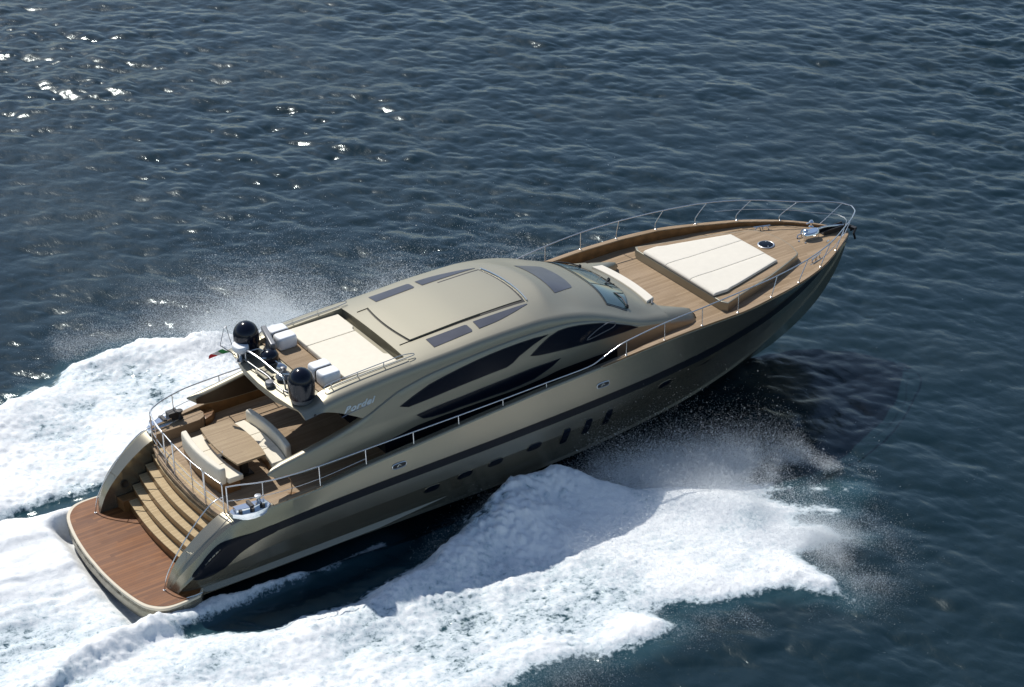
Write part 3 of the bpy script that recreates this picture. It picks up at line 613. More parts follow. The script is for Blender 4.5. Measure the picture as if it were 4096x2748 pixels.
# ------------------------------------------------------------------ rails
def rail(P, r=.019, name='hand_rail', n=5, parent=None): return MB().tube(catmull(P, n), r, 8).build(name, STEEL, parent or yacht, angle=80)
bf = [(28.48,1.47,3.39),(27.09,2.23,3.485),(25.63,2.76,3.55),(24.1,3.12,3.625),(22.5,3.32,3.64),(20.97,3.35,3.655),(19.45,3.33,3.60),(17.93,3.31,3.55)]
bt = [(29.08,1.24,4.06),(27.61,2.09,4.20),(26.05,2.70,4.29),(24.37,3.06,4.32),(22.56,3.26,4.34),(20.97,3.34,4.31),(19.45,3.32,4.23),(17.95,3.30,4.05)]
tail = [(17.44,3.29,3.90),(16.95,3.28,3.72),(16.46,3.26,3.58)]
aftt = [(16.46,3.25,3.565),(14.88,3.25,3.55),(13.25,3.25,3.52),(11.64,3.24,3.50),(10.04,3.23,3.49),(8.4,3.21,3.47),(6.85,3.18,3.45)]
quart = [(5.7,3.1,3.45),(5.0,2.93,3.45),(4.5,2.72,3.45)]
for s in (-1, 1):
    def Q(L): return [(a, s*b, c) for a, b, c in L]
    top = Q([(30.50,.06*1,3.98),(30.30,.42,4.00),(29.85,.78,4.03)]+bt+tail+aftt[1:]+quart+([(4.12,2.60,3.45)] if s < 0 else [(4.15,2.42,3.45),(3.97,1.7,3.45),(3.92,1.15,3.45)]))
    hr = rail([(30.53, 0, 3.975)]+top, .021, 'bow_rail' if 0 else 'side_rail')
    for f, t in zip(bf, bt):
        k = (f[0]+(t[0]-f[0])*.06, f[1]+(t[1]-f[1])*.05+(.05 if f[0] > 23 else 0), f[2]+(t[2]-f[2])*.30)
        st = MB().tube(catmull(Q([f, k, t]), 4), .015, 7).build('stanchion', STEEL, hr, angle=80)
        MB().lathe((f[0], s*f[1], f[2]), [(.045,0),(.04,.02),(.02,.03)], 10).build('foot', STEEL, st)
    for (x, y, z) in aftt[1:]:
        MB().tube([(x, s*(y+.02), zg(x)), (x, s*y, z)], .019, 7).build('stanchion', STEEL, hr, angle=80)
    MB().tube(Q([(5.12,2.92,2.64),(5.12,2.95,3.44)]), .017, 7).build('stanchion', STEEL, hr, angle=80)
    if s < 0: MB().tube(Q([(5.85,3.05,3.45),(5.98,3.06,3.25),(6.0,3.06,2.95),(5.95,3.0,2.62)]), .018, 7).build('stanchion', VARN, hr, angle=80)
    # pulpit struts and mid rail
    MB().tube(Q([(29.62,.60,3.27),(29.75,.58,3.36),(30.40,.34,3.98)]), .016, 7).build('stanchion', STEEL, hr, angle=80)
    MB().tube(catmull(Q([(30.12,0,3.66),(30.02,.32,3.67),(29.5,.78,3.69),(28.78,1.38,3.76),(27.38,2.18,3.86),(26.3,2.55,3.93)]), 4), .011, 6).build('mid_rail', STEEL, hr, angle=80)
    # lower wire along the quarter
    MB().tube(catmull(Q([(8.4,3.22,3.16),(6.85,3.18,3.02),(5.7,3.08,2.98),(5.0,2.92,2.97),(4.5,2.74,2.96),(4.16,2.6,2.96)] if s < 0 else [(8.4,3.22,3.16),(6.85,3.18,3.02),(5.7,3.08,2.98),(5.0,2.92,2.97),(4.5,2.74,2.96),(4.15,2.42,2.96)]), 4), .010, 6).build('mid_rail', STEEL, hr, angle=80)
    # curved boarding rails down to the platform
    b = MB().tube(catmull(Q([(4.12,2.34,2.96),(3.75,2.36,2.90),(3.2,2.40,2.48),(2.6,2.43,1.82),(2.15,2.43,1.15),(2.0,2.41,.61)]), 5), .018, 8).build('boarding_rail', STEEL, yacht, angle=80)
    MB().tube(Q([(2.62,2.43,1.86),(2.80,2.45,1.62)]), .012, 6).build('bracket', STEEL, b)
    MB().lathe((2.0, s*2.41, .604), [(.05,0),(.045,.02),(.02,.03)], 12).build('foot', STEEL, b)
# stern rail: fixed port part, then the gate on the starboard side
def sx(y, x0=3.90): return x0+.12*(abs(y)/1.9)**2.2
def panel(y0, y1, name, zt=3.45, posts=(), zb=2.34):
    n = 8; P = [(sx(y0+(y1-y0)*k/n), y0+(y1-y0)*k/n, zt) for k in range(n+1)]
    fr = [(P[0][0], y0, zb), (P[0][0], y0, zt-.08)]+[(P[0][0], y0, zt-.02)]+[(P[1][0], y0+(y1-y0)*.06, zt)]+P[1:-1]+[(P[-1][0], y1-(y1-y0)*.06, zt), (P[-1][0], y1, zt-.02), (P[-1][0], y1, zt-.08), (P[-1][0], y1, zb)]
    g = MB().tube(fr, .019, 8).build(name, STEEL, yacht, angle=60)
    MB().tube([(a, b, zt-.62) for a, b, c in P], .012, 6).build('mid_rail', STEEL, g)
    MB().tube([(a, b, zt-.86) for a, b, c in P], .010, 6).build('mid_rail', STEEL, g)
    for y in posts: MB().tube([(sx(y), y, zb), (sx(y), y, zt)], .015, 6).build('stanchion', STEEL, g)
    return g
panel(1.10, .46, 'stern_rail'); panel(.42, -1.45, 'stern_rail', posts=(-.75,)); panel(-1.50, -2.40, 'stern_gate'); panel(2.38, 1.14, 'stern_rail', posts=(1.85,))
MB().tube([(4.14,-2.60,2.55),(4.14,-2.60,3.45)], .022, 8).build('corner_post', STEEL, yacht)
MB().tube([(4.14,2.46,2.5),(4.14,2.46,3.45)], .022, 8).build('corner_post', STEEL, yacht)
MB().prism(ccw([(sx(-2.4)-.05,-2.42)]+[(sx(-2.4+4.8*k/12)-.05, -2.4+4.8*k/12) for k in range(13)]+[(sx(2.4)+.10-.4*k/12*0, 2.4-4.8*k/12) if k in (0,) else (sx(2.4-4.8*k/12)+.10, 2.4-4.8*k/12) for k in range(13)]), 2.2, 2.30, .02).build('stern_coaming', TEAK, yacht)

# polished mooring plates at the quarters
for s in (-1, 1):
    P = [(4.22,2.62),(4.75,2.63),(5.30,2.78),(5.32,3.02),(5.1,3.13),(4.7,3.14),(4.35,3.06),(4.14,2.88),(4.12,2.70)]
    P = ccw([(a, s*b) for a, b in P]); pl = MB().prism(P, 2.45, 2.665, .03, 2).build('mooring_plate', CHROME, yacht)
    P2 = ccw([(a, s*b) for a, b in [(4.25,2.68),(5.2,2.80),(5.2,2.96),(4.7,3.02),(4.25,2.92)]])
    MB().prism(P2, 2.66, 2.78, .02, 2).build('fairlead_block', CHROME, pl)
    for x, y in ((4.35,3.0),(4.7,3.08),(5.05,3.06)): MB().lathe((x, s*y, 2.72), [(0,-.05),(.045,-.05),(.045,.06),(0,.06)], 12).build('roller', BLACK, pl)
    MB().box((4.72, s*2.86, 2.80), (.10,.34,.06)).build('crossbar', BLACK, pl)
    w = MB(); w.lathe((5.25 if s > 0 else 5.02, s*2.80, 2.66), [(0,0),(.11,0),(.07,.06),(.06,.18),(.11,.24),(.10,.28),(0,.29)], 20); w.build('capstan', BLACK if s > 0 else STEEL, pl)
    if s > 0: MB().box((5.05, 2.9, 2.80), (.34,.26,.24)).build('winch_housing', BLACK, pl)

# ------------------------------------------------------------------ loose furniture, cushions and gear (things of their own)
def soft(poly, z0, z1, r, name, material, parent, base, rb=.03, seg=4, dn=True):
    P = ccw(poly); P = [(p.x, p.y) for p in catmull([(a, b, 0) for a, b in P], 3, True)] if dn else P
    o = MB().prism(P, z0, z1, r, seg, rb).build(name, material, parent, angle=70); rebase(o, base); return o
def dens(P, r=.06):
    "outline with small rounded corners"
    out = []; n = len(P)
    for i in range(n):
        a, b, c = Vector(P[i-1]), Vector(P[i]), Vector(P[(i+1) % n]); u = (a-b); w = (c-b); d = min(r, u.length*.4, w.length*.4)
        p0 = b+u.normalized()*d; p1 = b+w.normalized()*d
        for t in (0, .5, 1): q = p0*(1-t)**2+b*2*t*(1-t)+p1*t*t; out.append((q.x, q.y))
    return out
def arcx(x0, y0, y1, b, n=10): return [(x0+b*(1-(2*k/n-1)**2), y0+(y1-y0)*k/n) for k in range(n+1)]
# dining table
B = (5.67, 0, SOLE); t = empty('dining_table', B, 'teak dining table with bowed long sides between the two cream cockpit sofas', 'table')
P = ccw(arcx(5.20, -1.22, 1.22, -.12)+arcx(6.14, 1.22, -1.22, .12))
o = MB().prism(P, 3.04, 3.10, .015, 2).build('table_top', TEAKT, t, angle=50); rebase(o, B)
for y in (-.62, .62): o = MB().box((5.67, y, 2.64), (.22, .16, .8)).box((5.67, y, 2.28), (.5, .3, .04)).build('leg', DARK, t); rebase(o, B)
o = MB().tube([(5.16,-.32,3.09),(5.10,-.42,3.10)], .02, 6).build('latch', STEEL, t); rebase(o, B)
# two sofas
def sofa(xb, sgn, label, y1):
    B = (xb, 0, SOLE); t = empty('cockpit_sofa', B, label, 'sofa', 'cockpit sofas either side of the table')
    X = lambda d: xb+sgn*d
    P = ccw([(X(-.30)+sgn*.0,-1.30)]+arcx(X(-.30), -1.30, 1.30, -sgn*.12)+arcx(X(.28), 1.28, -1.28, -sgn*.10))
    o = MB().prism(P, SOLE, 2.62, .01).build('plinth', VARN, t); rebase(o, B)
    for (a, b) in ((-1.36, -.5), (-.49, .42), (.43, 1.34)):
        f = lambda y: -sgn*.12*(1-(y/1.3)**2)
        P = ccw([(X(-.12)+f(a), a), (X(-.12)+f((a+b)/2), (a+b)/2), (X(-.12)+f(b), b), (X(.36)+f(b), b), (X(.36)+f((a+b)/2), (a+b)/2), (X(.36)+f(a), a)])
        soft(dens(P, .03), 2.62, 2.80, .035, 'seat_cushion', CREAM, t, B, dn=False)
    n = 14; P = []
    for k in range(n+1): y = -1.3+2.6*k/n; P.append((X(-.34)-sgn*.12*(1-(y/1.3)**2), y))
    for k in range(n+1): y = 1.3-2.6*k/n; P.append((X(-.14)-sgn*.12*(1-(y/1.3)**2), y))
    soft(dens(P, .06), 2.62, 3.17, .08, 'back_cushion', CREAM, t, B, dn=False)
    return t
sofa(4.92, 1, 'cream sofa nearest the stern stairs, its back to the stern rail', 0); sofa(6.62, -1, 'cream sofa under the roof overhang side of the table, its back to the saloon', 0)
# flybridge sun pad
B = (9.6, 0, 4.95); t = empty('flybridge_sun_pad', B, 'large cream sun pad sunk into the flybridge behind the sunroof', 'sun pad')
for (a, b) in ((-1.78, .55), (.56, 1.80)):
    P = [(8.66, a), (10.50, a), (10.50, a+.45 if a < 0 else a), (10.50, b), (8.66, b)]
    if a < 0: P = [(8.66,a),(10.46,a),(10.46,-1.25),(10.36,-1.18),(10.36,.55),(8.66,.55)]
    else: P = [(8.66,.56),(10.36,.56),(10.36,.72),(10.46,.82),(10.46,1.80),(8.66,1.80)]
    soft(dens(ccw(P), .05), 4.955, 5.14, .05, 'pad_cushion', CREAM, t, B, dn=False)
# white covered bundles
def bundle(cy, label, sg):
    B = (8.30, cy, 4.945); t = empty('covered_life_raft', B, label, 'life raft', 'white covered bundles on the flybridge')
    for dy in (-.255, .255):
        y = cy+dy; P = ccw([(7.98,y-.24),(8.60,y-.24),(8.62,y),(8.60,y+.24),(7.98,y+.24),(7.96,y)])
        o = soft(dens(P, .09), 4.955, 5.36, .13, 'wrapped_case', WHITE, t, B, dn=False, seg=5, rb=.05)
    o = MB().tube([(8.0,cy,4.96),(8.0,cy,5.28),(8.08,cy,5.345),(8.52,cy,5.345),(8.6,cy,5.28),(8.6,cy,4.96)], .016, 6).build('strap', BLACK, t); rebase(o, B)
    o = MB().box((8.3, cy, 4.955), (.5, .8, .025)).build('cradle', BLACK, t); rebase(o, B)
bundle(1.50, 'white covered life raft next to the grey radar bar, port side of the sun pad', 1)
bundle(-1.16, 'white covered life raft behind the near navy satellite dome, starboard side', -1)
# foredeck sun pad: three cushions, each with a raised bolster at its aft end
B = (24.3, 0, 3.6); t = empty('foredeck_sun_pad', B, 'large ivory sun pad in three strips on the raised foredeck base', 'sun pad')
zt = lambda x, y: zb(x, y)+.11+.02*max(0, 1-abs((x-23.0)/.55))**.6*(x < 23.6)
yo_ = lin([(22.62,1.93),(23.2,1.95),(23.45,1.86),(23.75,1.80),(26.0,1.22)]); ys_ = lin([(22.62,.66),(26.0,.61)])
def fx(y): return 26.02
for k in range(3):
    xs = list(np.linspace(22.62, 26.02, 18))
    if k == 0: P = [(x, -yo_(x)) for x in xs]+[(x, -ys_(x)-.006) for x in xs[::-1]]
    elif k == 1: P = [(x, -ys_(x)+.006) for x in xs]+[(x, ys_(x)-.006) for x in xs[::-1]]
    else: P = [(x, ys_(x)+.006) for x in xs]+[(x, yo_(x)) for x in xs[::-1]]
    P = ccw(P); m = MB(); n = 22; ms = 10
    rows = []
    for x in np.linspace(22.62, 26.02, 45):
        lo, hi = {0: (-yo_(x), -ys_(x)-.006), 1: (-ys_(x)+.006, ys_(x)-.006), 2: (ys_(x)+.006, yo_(x))}[k]
        ex = min(1, max(0.02, min(x-22.62, 26.02-x)/.06)); row = [(x, lo, zb(x, 0)+.01)]
        for j in range(ms+1):
            v = (0, .012, .03, .15, .35, .5, .65, .85, .97, .988, 1)[j]; y = lo+(hi-lo)*v; ey = min(1, max(0.0, min(v, 1-v)*(hi-lo)/.02)); e = 1-(1-min(ex, 1))**2*.45; e2 = 1-(1-ey)**2*.16
            row.append((x, y, zb(x, y)+.01+(zt(x, y)-zb(x, y)-.01)*e*e2))
        row.append((x, hi, zb(x, 0)+.01)); rows.append(row)
    m.grid(rows, True); w = len(rows[0]); m.f.append(tuple(range(w))); m.f.append(tuple(len(m.v)-w+i for i in range(w))[::-1])
    o = m.build('pad_cushion', CREAM2, t, angle=60); rebase(o, B)
# bench cushion at the front of the cabin
B = (20.4, 0, 3.9); t = empty('bench_cushion', B, 'long thin ivory cushion along the front edge of the cabin below the windshield', 'cushion')
P = ccw([(20.20,-1.50)]+[(20.30+.30*(1-(k/8)**2)-.20, 1.46*k/8) for k in range(-8, 9)]+[(20.20,1.55),(20.44,1.44)]+[(20.36+.34*(1-(k/8)**2), 1.40*k/8) for k in range(7, -8, -1)]+[(20.46,-1.46)])
P = ccw([(20.12+.14*(1-(k/10)**2), 1.52*k/10) for k in range(-10, 11)]+[(20.48+.12*(1-(k/10)**2), 1.42*k/10) for k in range(10, -11, -1)])
soft(P, 3.86, 4.02, .05, 'long_cushion', CREAM2, t, B, dn=False)

# ------------------------------------------------------------------ the sea, its wake and the spray
rng = np.random.default_rng(5)
N = 1024; LT = 64.0
k1 = np.fft.fftfreq(N, 1/N)*2*np.pi/LT; KX, KY = np.meshgrid(k1, k1, indexing='ij'); KK = np.hypot(KX, KY); KK[0, 0] = 1e9
def field(amp):
    f = np.fft.ifft2((rng.normal(size=(N, N))+1j*rng.normal(size=(N, N)))*amp).real; return (f/f.std()).astype(np.float32)
wd = np.array([math.cos(R(35)), math.sin(R(35))])
dirw = (0.6+0.4*np.abs((KX*wd[0]+KY*wd[1])/KK)**2)
def spec(peak, lo):        # wind chop: peak wavelength, shortest wavelength
    kp = 2*np.pi/peak; return np.where(KK < 1e8, KK**-2.0*np.exp(-.3*(kp/KK)**2)*dirw*np.exp(-(KK*lo)**2), 0)
S1 = spec(2.4, .045); ph = rng.normal(size=(N, N))+1j*rng.normal(size=(N, N))
hh = ph*S1; H0 = np.fft.ifft2(hh).real; slope = math.sqrt(np.var(np.diff(H0, axis=0))+np.var(np.diff(H0, axis=1)))/(LT/N)
sc = .108/slope; H0 = (H0*sc).astype(np.float32)
DXF = (np.fft.ifft2(-1j*KX/KK*hh).real*sc).astype(np.float32); DYF = (np.fft.ifft2(-1j*KY/KK*hh).real*sc).astype(np.float32)
NZ = field(np.where(KK < 1e8, KK**-1.9*(KK > .25)*np.exp(-(KK*.03)**2), 0))        # cloudy noise
NB = field(np.where(KK < 1e8, np.exp(-((np.log(KK)-np.log(2*np.pi/1.1))/.55)**2)/KK, 0))   # lumps about a metre wide
def samp(F, x, y, s=1.0, ox=0.0, oy=0.0):
    u = ((x*s+ox)/LT*N) % N; v = ((y*s+oy)/LT*N) % N; i = np.floor(u).astype(int); j = np.floor(v).astype(int); a = u-i; b = v-j; i %= N; j %= N; i2 = (i+1) % N; j2 = (j+1) % N
    return F[i, j]*(1-a)*(1-b)+F[i2, j]*a*(1-b)+F[i, j2]*(1-a)*b+F[i2, j2]*a*b
def sdist(P, x, y):
    "signed distance to a polygon, positive inside"
    P = np.array(P, float); d = np.full(x.shape, 1e9); ins = np.zeros(x.shape, bool)
    for i in range(len(P)):
        a = P[i-1]; b = P[i]; e = b-a; t = np.clip(((x-a[0])*e[0]+(y-a[1])*e[1])/(e@e), 0, 1)
        d = np.minimum(d, np.hypot(x-a[0]-t*e[0], y-a[1]-t*e[1]))
        c = (a[1] > y) != (b[1] > y); ins ^= c & (x < (b[0]-a[0])*(y-a[1])/(b[1]-a[1]+1e-12)+a[0])
    return np.where(ins, d, -d)
def pdist(P, x, y):
    "distance to a polyline and the position along it (0..1)"
    P = np.array(P, float); d = np.full(x.shape, 1e9); s = np.zeros(x.shape)
    for i in range(len(P)-1):
        a = P[i]; b = P[i+1]; e = b-a; t = np.clip(((x-a[0])*e[0]+(y-a[1])*e[1])/(e@e), 0, 1); q = np.hypot(x-a[0]-t*e[0], y-a[1]-t*e[1])
        s = np.where(q < d, (i+t)/(len(P)-1), s); d = np.minimum(d, q)
    return d, s
def sst(a, b, t): t = np.clip((t-a)/(b-a), 0, 1); return t*t*(3-2*t)
PA = [(-9, 11.4),(-0.92, 11.0),(1.09, 11.12),(2.35, 11.16),(4.12, 11.8),(5.19, 13.0),(7.05, 13.06),(8.56, 13.01),(9.54, 11.8),(11.22, 11.32),(13.43, 11.2),(14.51, 10.9),(16.47, 10.4),(18.26, 9.4),(19.5, 7.6),(20.5, 5.2),(21.5, 3.0),(18, 2.6),(4, 2.6),(3.16, 4.4),(1.07, 4.5),(-0.28, 4.7),(-2.91, 5.2),(-9, 6)]
PD = [(2.2, -4.35),(3.82, -4.92),(5.16, -5.07),(6.63, -5.04),(7.77, -4.88),(9.22, -4.5),(10.38, -3.95),(11.22, -3.5),(12.4,-3.2),(13.5,-2.9),(15.2,-2.9),(16.42,-4.01),(17.61,-4.53),(18.96,-5.40),(20.41,-6.18),(21.74,-6.92),(23.02,-8.53),(20.89,-7.58),(22.02,-9.20),(20.61,-9.04),(21.44,-10.83),(19.24,-10.32),(19.60,-12.06),(19.41,-13.26),(18.98,-13.38),(17.73,-12.16),(16.46,-11.04),(15.28,-10.75),(14.43,-10.45),(13.75,-10.45),(13.9,-11.25),(12.71,-11.45),(11.51,-11.39),(10.38,-11.04),(9.14,-11.09),(7.68,-11.5),(6.2, -14.5),(-8,-22),(-16,-14),(-9,-4.7),(-3.5, -3.9),(-0.5, -3.6),(1.2,-3.9)]
PB = [(2.9,3.1),(1.57, 3.7),(-0.37, 4.2),(-2.95, 4.7),(-9, 5.6),(-16,-4),(-9,-5.6),(-2.05, -4.3),(0.41, -3.75),(2.87, -3.7),(5.2,-3.45),(7.0,-3.2),(9.2,-2.9),(9.2,-2.5),(3,-2.9)]
CR1 = [(15.6,-3.6),(13.6,-3.7),(11.6,-4.3),(9.6,-5.3),(7,-5.9),(3.5,-6.0),(0,-5.6)]
CR2 = [(15.8,-4.6),(18.0,-6.0),(19.3,-7.4),(20.2,-9.4),(19.8,-11.6)]
CRA = [(21,4.2),(19,7.4),(15.5,9.9),(12.5,10.4),(9.5,11.0),(7.0,12.0),(5.0,11.9),(2.5,10.3),(-2,10.1)]
RDG = [(5.5,-3.5),(3.0,-3.55),(0.8,-3.45),(-1.5,-3.85),(-4,-4.5),(-8,-5.6)]
def sea(x, y):
    "height, sideways shift, foam cover and aeration of the water at world (x, y)"
    n1 = samp(NZ, x, y, 1.0, 3, 9); n2 = samp(NZ, x, y, 3.1, 20, 40); n3 = samp(NZ, x, y, 7.7, 5, 33); nb = samp(NB, x, y); nb2 = samp(NB, x, y, 2.3, 11, 7); nb3 = samp(NB, x, y, 5.3, 31, 17)
    wob = .38*n1+.25*n2+.10*n3
    a = sdist(PA, x, y)+.55*wob; d = sdist(PD, x, y)+.35*wob*np.clip((12-x)/8, .5, 1.6); b = sdist(PB, x, y)+.25*wob
    # long fingers where the bow spray lands
    fing = samp(NZ, x*.35+y*.30, y*1.6-x*.55, 1.1, 7, 2); d = d+(.30+.35*fing)*sst(14, 18, x)*sst(-5.0, -7.5, y)
    join = .55*sst(2.5, -1.5, x)*sst(-2, -3, y); d = d+join; b = b+join
    fa = sst(-.25, .8, a); fd = sst(-.3, .75, d); fb = sst(-.1, .45, b); ha_ = sst(-.1, 1.6, a); hd_ = sst(-.1, 1.0+1.2*sst(15, 19, x), d)
    c1, s1 = pdist(CR1, x, y); c2, s2 = pdist(CR2, x, y); ca, sa = pdist(CRA, x, y); rg, sg = pdist(RDG, x, y)
    h1 = np.interp(s1, [0,.15,.33,.5,.7,1], [.45,.52,.55,.42,.30,.2])*np.exp(-(c1/1.05)**2)
    h2 = np.interp(s2, [0,.3,.6,1], [.62,.75,.5,.2])*np.exp(-(c2/1.3)**2)
    ha = np.interp(sa, [0,.2,.5,1], [.25,.4,.55,.45])*np.exp(-(ca/1.4)**2)
    hr = np.interp(sg, [0,.3,1], [.12,.22,.3])*np.exp(-(rg/.55)**2)
    base = hd_*(.18+h1+h2*.8)+ha_*(.2+ha)+fb*(.05+hr)
    base += fb*(.18*sst(3.5, -6, x)*np.exp(-(y/3.4)**2)-.12*np.exp(-((x-.2)/1.6)**2))
    # the hull presses the water down beside and behind itself
    ins = (1-sst(2.7, 3.2, np.abs(y)))*sst(.4, 1.2, x)*(1-sst(22, 25, x))
    trough = np.exp(-((np.abs(y)-3.4)/.9)**2)*sst(0, 3, x)*(1-sst(10, 16, x))*(y < 0)
    stk = samp(NZ, x*.30+y*.10, y*1.5, 1.3, 17, 51); stk2 = samp(NZ, x*.35+y*.1, y*1.6, 3.3, 9, 23)
    puff = n1*.36+n2*.34+n3*.14+(np.abs(nb2)-.8)*.16+(np.abs(nb3)-.8)*.07+.40*stk+.15*stk2
    puff = puff*np.clip(1+.4*samp(NZ, x, y, .6, 44, 12), .4, 1.8)
    rough = fd*(.75+.9*np.exp(-((x-13.5)/3.5)**2-((y+4.2)/1.6)**2))+fa*1.0+fb*.30+fb*.22*np.exp(-((rg-.3)/.8)**2)
    gust = 1+.36*samp(NZ, x, y, .35, 60, 3)
    z = gust*samp(H0, x, y)*(1-.7*np.clip(fa+fd+fb, 0, 1))+base+puff*.125*rough-.14*trough*(1-fd)+fb*(.13*stk+.05*stk2+.10*n1)
    z = z*(1-ins)+ins*(-.35)
    old = sst(-3.5, -9, y)*sst(19, 8, x)                       # older, thinner foam away from the hull
    foam = np.maximum.reduce([fa*(1.0+.16*n1+.12*n2), fd*(1.0+.14*n1+.14*stk+.10*n2), fb*(.95+.16*stk+.08*stk2)])
    # torn lace in the older foam below the ridge
    lace = sst(2.6, .6, np.hypot((x-1.2)/1.9, (y+5.0)/.75))
    foam = foam-.42*lace-np.exp(-((x-13.0)/2.4)**2-((y+4.0)/1.1)**2)*np.clip(.50-.55*n2-.40*nb2-.3*n3, 0, 1.0)
    foam = foam-.14*sst(.5, 1.5, -n2*.6-nb2*.4-.5*n1)*np.clip(rough, 0, 1)
    # blue grey hollow low behind the transom, open water against the port quarter
    foam = foam-.28*np.exp(-((x+3.2)/2.4)**2-((y+1.6)/1.9)**2)
    # drifting foam specks and broken crests at sea
    aer = np.clip(sst(-1.6, .4, np.maximum(d, np.maximum(a, b))), 0, 1)
    chx = samp(DXF, x, y); chy = samp(DYF, x, y)
    return z, 1.15*chx*(1-ins), 1.15*chy*(1-ins), foam, aer, (fa, fd, fb)
VA = R(56); cu, su = math.cos(VA), math.sin(VA)
U0, U1, V0, V1, NU, NV = -9.0, 63.0, -47.0, 21.0, 1150, 1050
def lattice(us, vs):
    U, V = np.meshgrid(us, vs, indexing='ij'); return U*cu-V*su, U*su+V*cu
us = np.linspace(U0, U1, NU); vs = np.linspace(V0, V1, NV); X, Y = lattice(us, vs)
Z, DX, DY, FO, AE, _ = sea(X, Y)
co = np.stack([X+DX, Y+DY, Z], -1).reshape(-1, 3); FOA = FO.ravel(); AEA = AE.ravel()
idx = np.arange(NU*NV).reshape(NU, NV); q1 = np.stack([idx[:-1,:-1], idx[1:,:-1], idx[1:,1:], idx[:-1,1:]], -1).reshape(-1, 4)
# the wide sea around it, coarser
def axis(a, b):
    inn = np.linspace(a, b, 90); g = 1.28**np.arange(1, 27)*.8; return np.concatenate([(a-np.cumsum(g))[::-1], inn, b+np.cumsum(g)])
ua = axis(U0, U1); va = axis(V0, V1); X2, Y2 = lattice(ua, va); h2 = samp(H0, X2, Y2)*np.where(np.hypot(X2-20, Y2-10) < 150, 1, 0)
_z, _dx, _dy, f2, a2, _q = sea(X2, Y2)
co2 = np.stack([X2+_dx*(h2 != 0), Y2+_dy*(h2 != 0), np.where(h2 != 0, _z, 0)], -1).reshape(-1, 3)
i2 = np.arange(X2.size).reshape(X2.shape); q2 = np.stack([i2[:-1,:-1], i2[1:,:-1], i2[1:,1:], i2[:-1,1:]], -1)
keep = np.ones(q2.shape[:2], bool); ku = (ua[:-1] >= U0-1e-6) & (ua[1:] <= U1+1e-6); kv = (va[:-1] >= V0-1e-6) & (va[1:] <= V1+1e-6); keep[np.ix_(ku, kv)] = False
q2 = q2[keep]+len(co)
def np_mesh(name, co, faces, material, smooth=True, attrs=()):
    me = bpy.data.meshes.new(name); nv, nf, k = len(co), len(faces), faces.shape[1]
    me.vertices.add(nv); me.loops.add(nf*k); me.polygons.add(nf)
    me.vertices.foreach_set('co', co.astype(np.float32).ravel()); me.loops.foreach_set('vertex_index', faces.astype(np.int32).ravel())
    me.polygons.foreach_set('loop_start', np.arange(0, nf*k, k, dtype=np.int32)); me.polygons.foreach_set('loop_total', np.full(nf, k, np.int32))
    me.polygons.foreach_set('use_smooth', np.full(nf, smooth)); me.update(calc_edges=True)
    for nm, arr in attrs: me.attributes.new(nm, 'FLOAT', 'POINT').data.foreach_set('value', arr.astype(np.float32))
    ob = bpy.data.objects.new(name, me); COL.objects.link(ob); me.materials.append(material); return ob
# water material
wm = bpy.data.materials.new('sea_water'); wm.use_nodes = True; n = wm.node_tree; L = n.links.new; out = n.nodes['Material Output']; wb = n.nodes['Principled BSDF']
def nd(t, **k):
    q = n.nodes.new(t)
    for a, b in k.items(): setattr(q, a, b)
    return q
def mth(op, a, b=None, c=None):
    q = nd('ShaderNodeMath', operation=op)
    for i, z in enumerate((a, b, c)):
        if z is None: continue
        if isinstance(z, (int, float)): q.inputs[i].default_value = z
        else: L(z, q.inputs[i])
    return q.outputs[0]
def noise(scale, det=5, rough=.55, vec=None, dist=0):
    q = nd('ShaderNodeTexNoise'); q.inputs['Scale'].default_value = scale; q.inputs['Detail'].default_value = det; q.inputs['Roughness'].default_value = rough; q.inputs['Distortion'].default_value = dist
    L(vec or tc.outputs['Object'], q.inputs['Vector']); return q.outputs[0]
def ramp(v, a, b, c=0, d=1, smooth=True):
    q = nd('ShaderNodeMapRange'); q.interpolation_type = 'SMOOTHSTEP' if smooth else 'LINEAR'; q.inputs[1].default_value = a; q.inputs[2].default_value = b; q.inputs[3].default_value = c; q.inputs[4].default_value = d; L(v, q.inputs[0]); return q.outputs[0]
tc = nd('ShaderNodeTexCoord'); fo = nd('ShaderNodeAttribute', attribute_name='foam'); ae = nd('ShaderNodeAttribute', attribute_name='aeration')
mixc = nd('ShaderNodeMix', data_type='RGBA'); mixc.inputs[6].default_value = (.0058, .0185, .0250, 1); mixc.inputs[7].default_value = (.020, .058, .075, 1); L(ramp(ae.outputs['Fac'], .2, 1), mixc.inputs[0])
L(mixc.outputs[2], wb.inputs['Base Color']); L(ramp(noise(.13, 3, .6), .38, .62, .11, .24), wb.inputs['Roughness']); wb.inputs['Specular Tint'].default_value = (.80, .96, 1, 1); wb.inputs['IOR'].default_value = 1.333; wb.inputs['Specular IOR Level'].default_value = .72
mp = nd('ShaderNodeMapping'); mp.inputs['Rotation'].default_value = (0, 0, R(-35)); mp.inputs['Scale'].default_value = (1.6, .8, 1); L(tc.outputs['Object'], mp.inputs[0])
wv = mth('ADD', noise(2.6, 6, .6, mp.outputs[0], .4), mth('MULTIPLY', noise(6, 3, .6, mp.outputs[0], .8), .25))
b1 = nd('ShaderNodeBump'); b1.inputs['Strength'].default_value = .6; b1.inputs['Distance'].default_value = .03; L(wv, b1.inputs['Height']); L(b1.outputs[0], wb.inputs['Normal'])
fb_ = nd('ShaderNodeBsdfPrincipled'); fb_.inputs['Base Color'].default_value = (.87, .90, .92, 1); fb_.inputs['Roughness'].default_value = .7; fb_.inputs['Subsurface Weight'].default_value = 0.0; fb_.inputs['Specular IOR Level'].default_value = .25
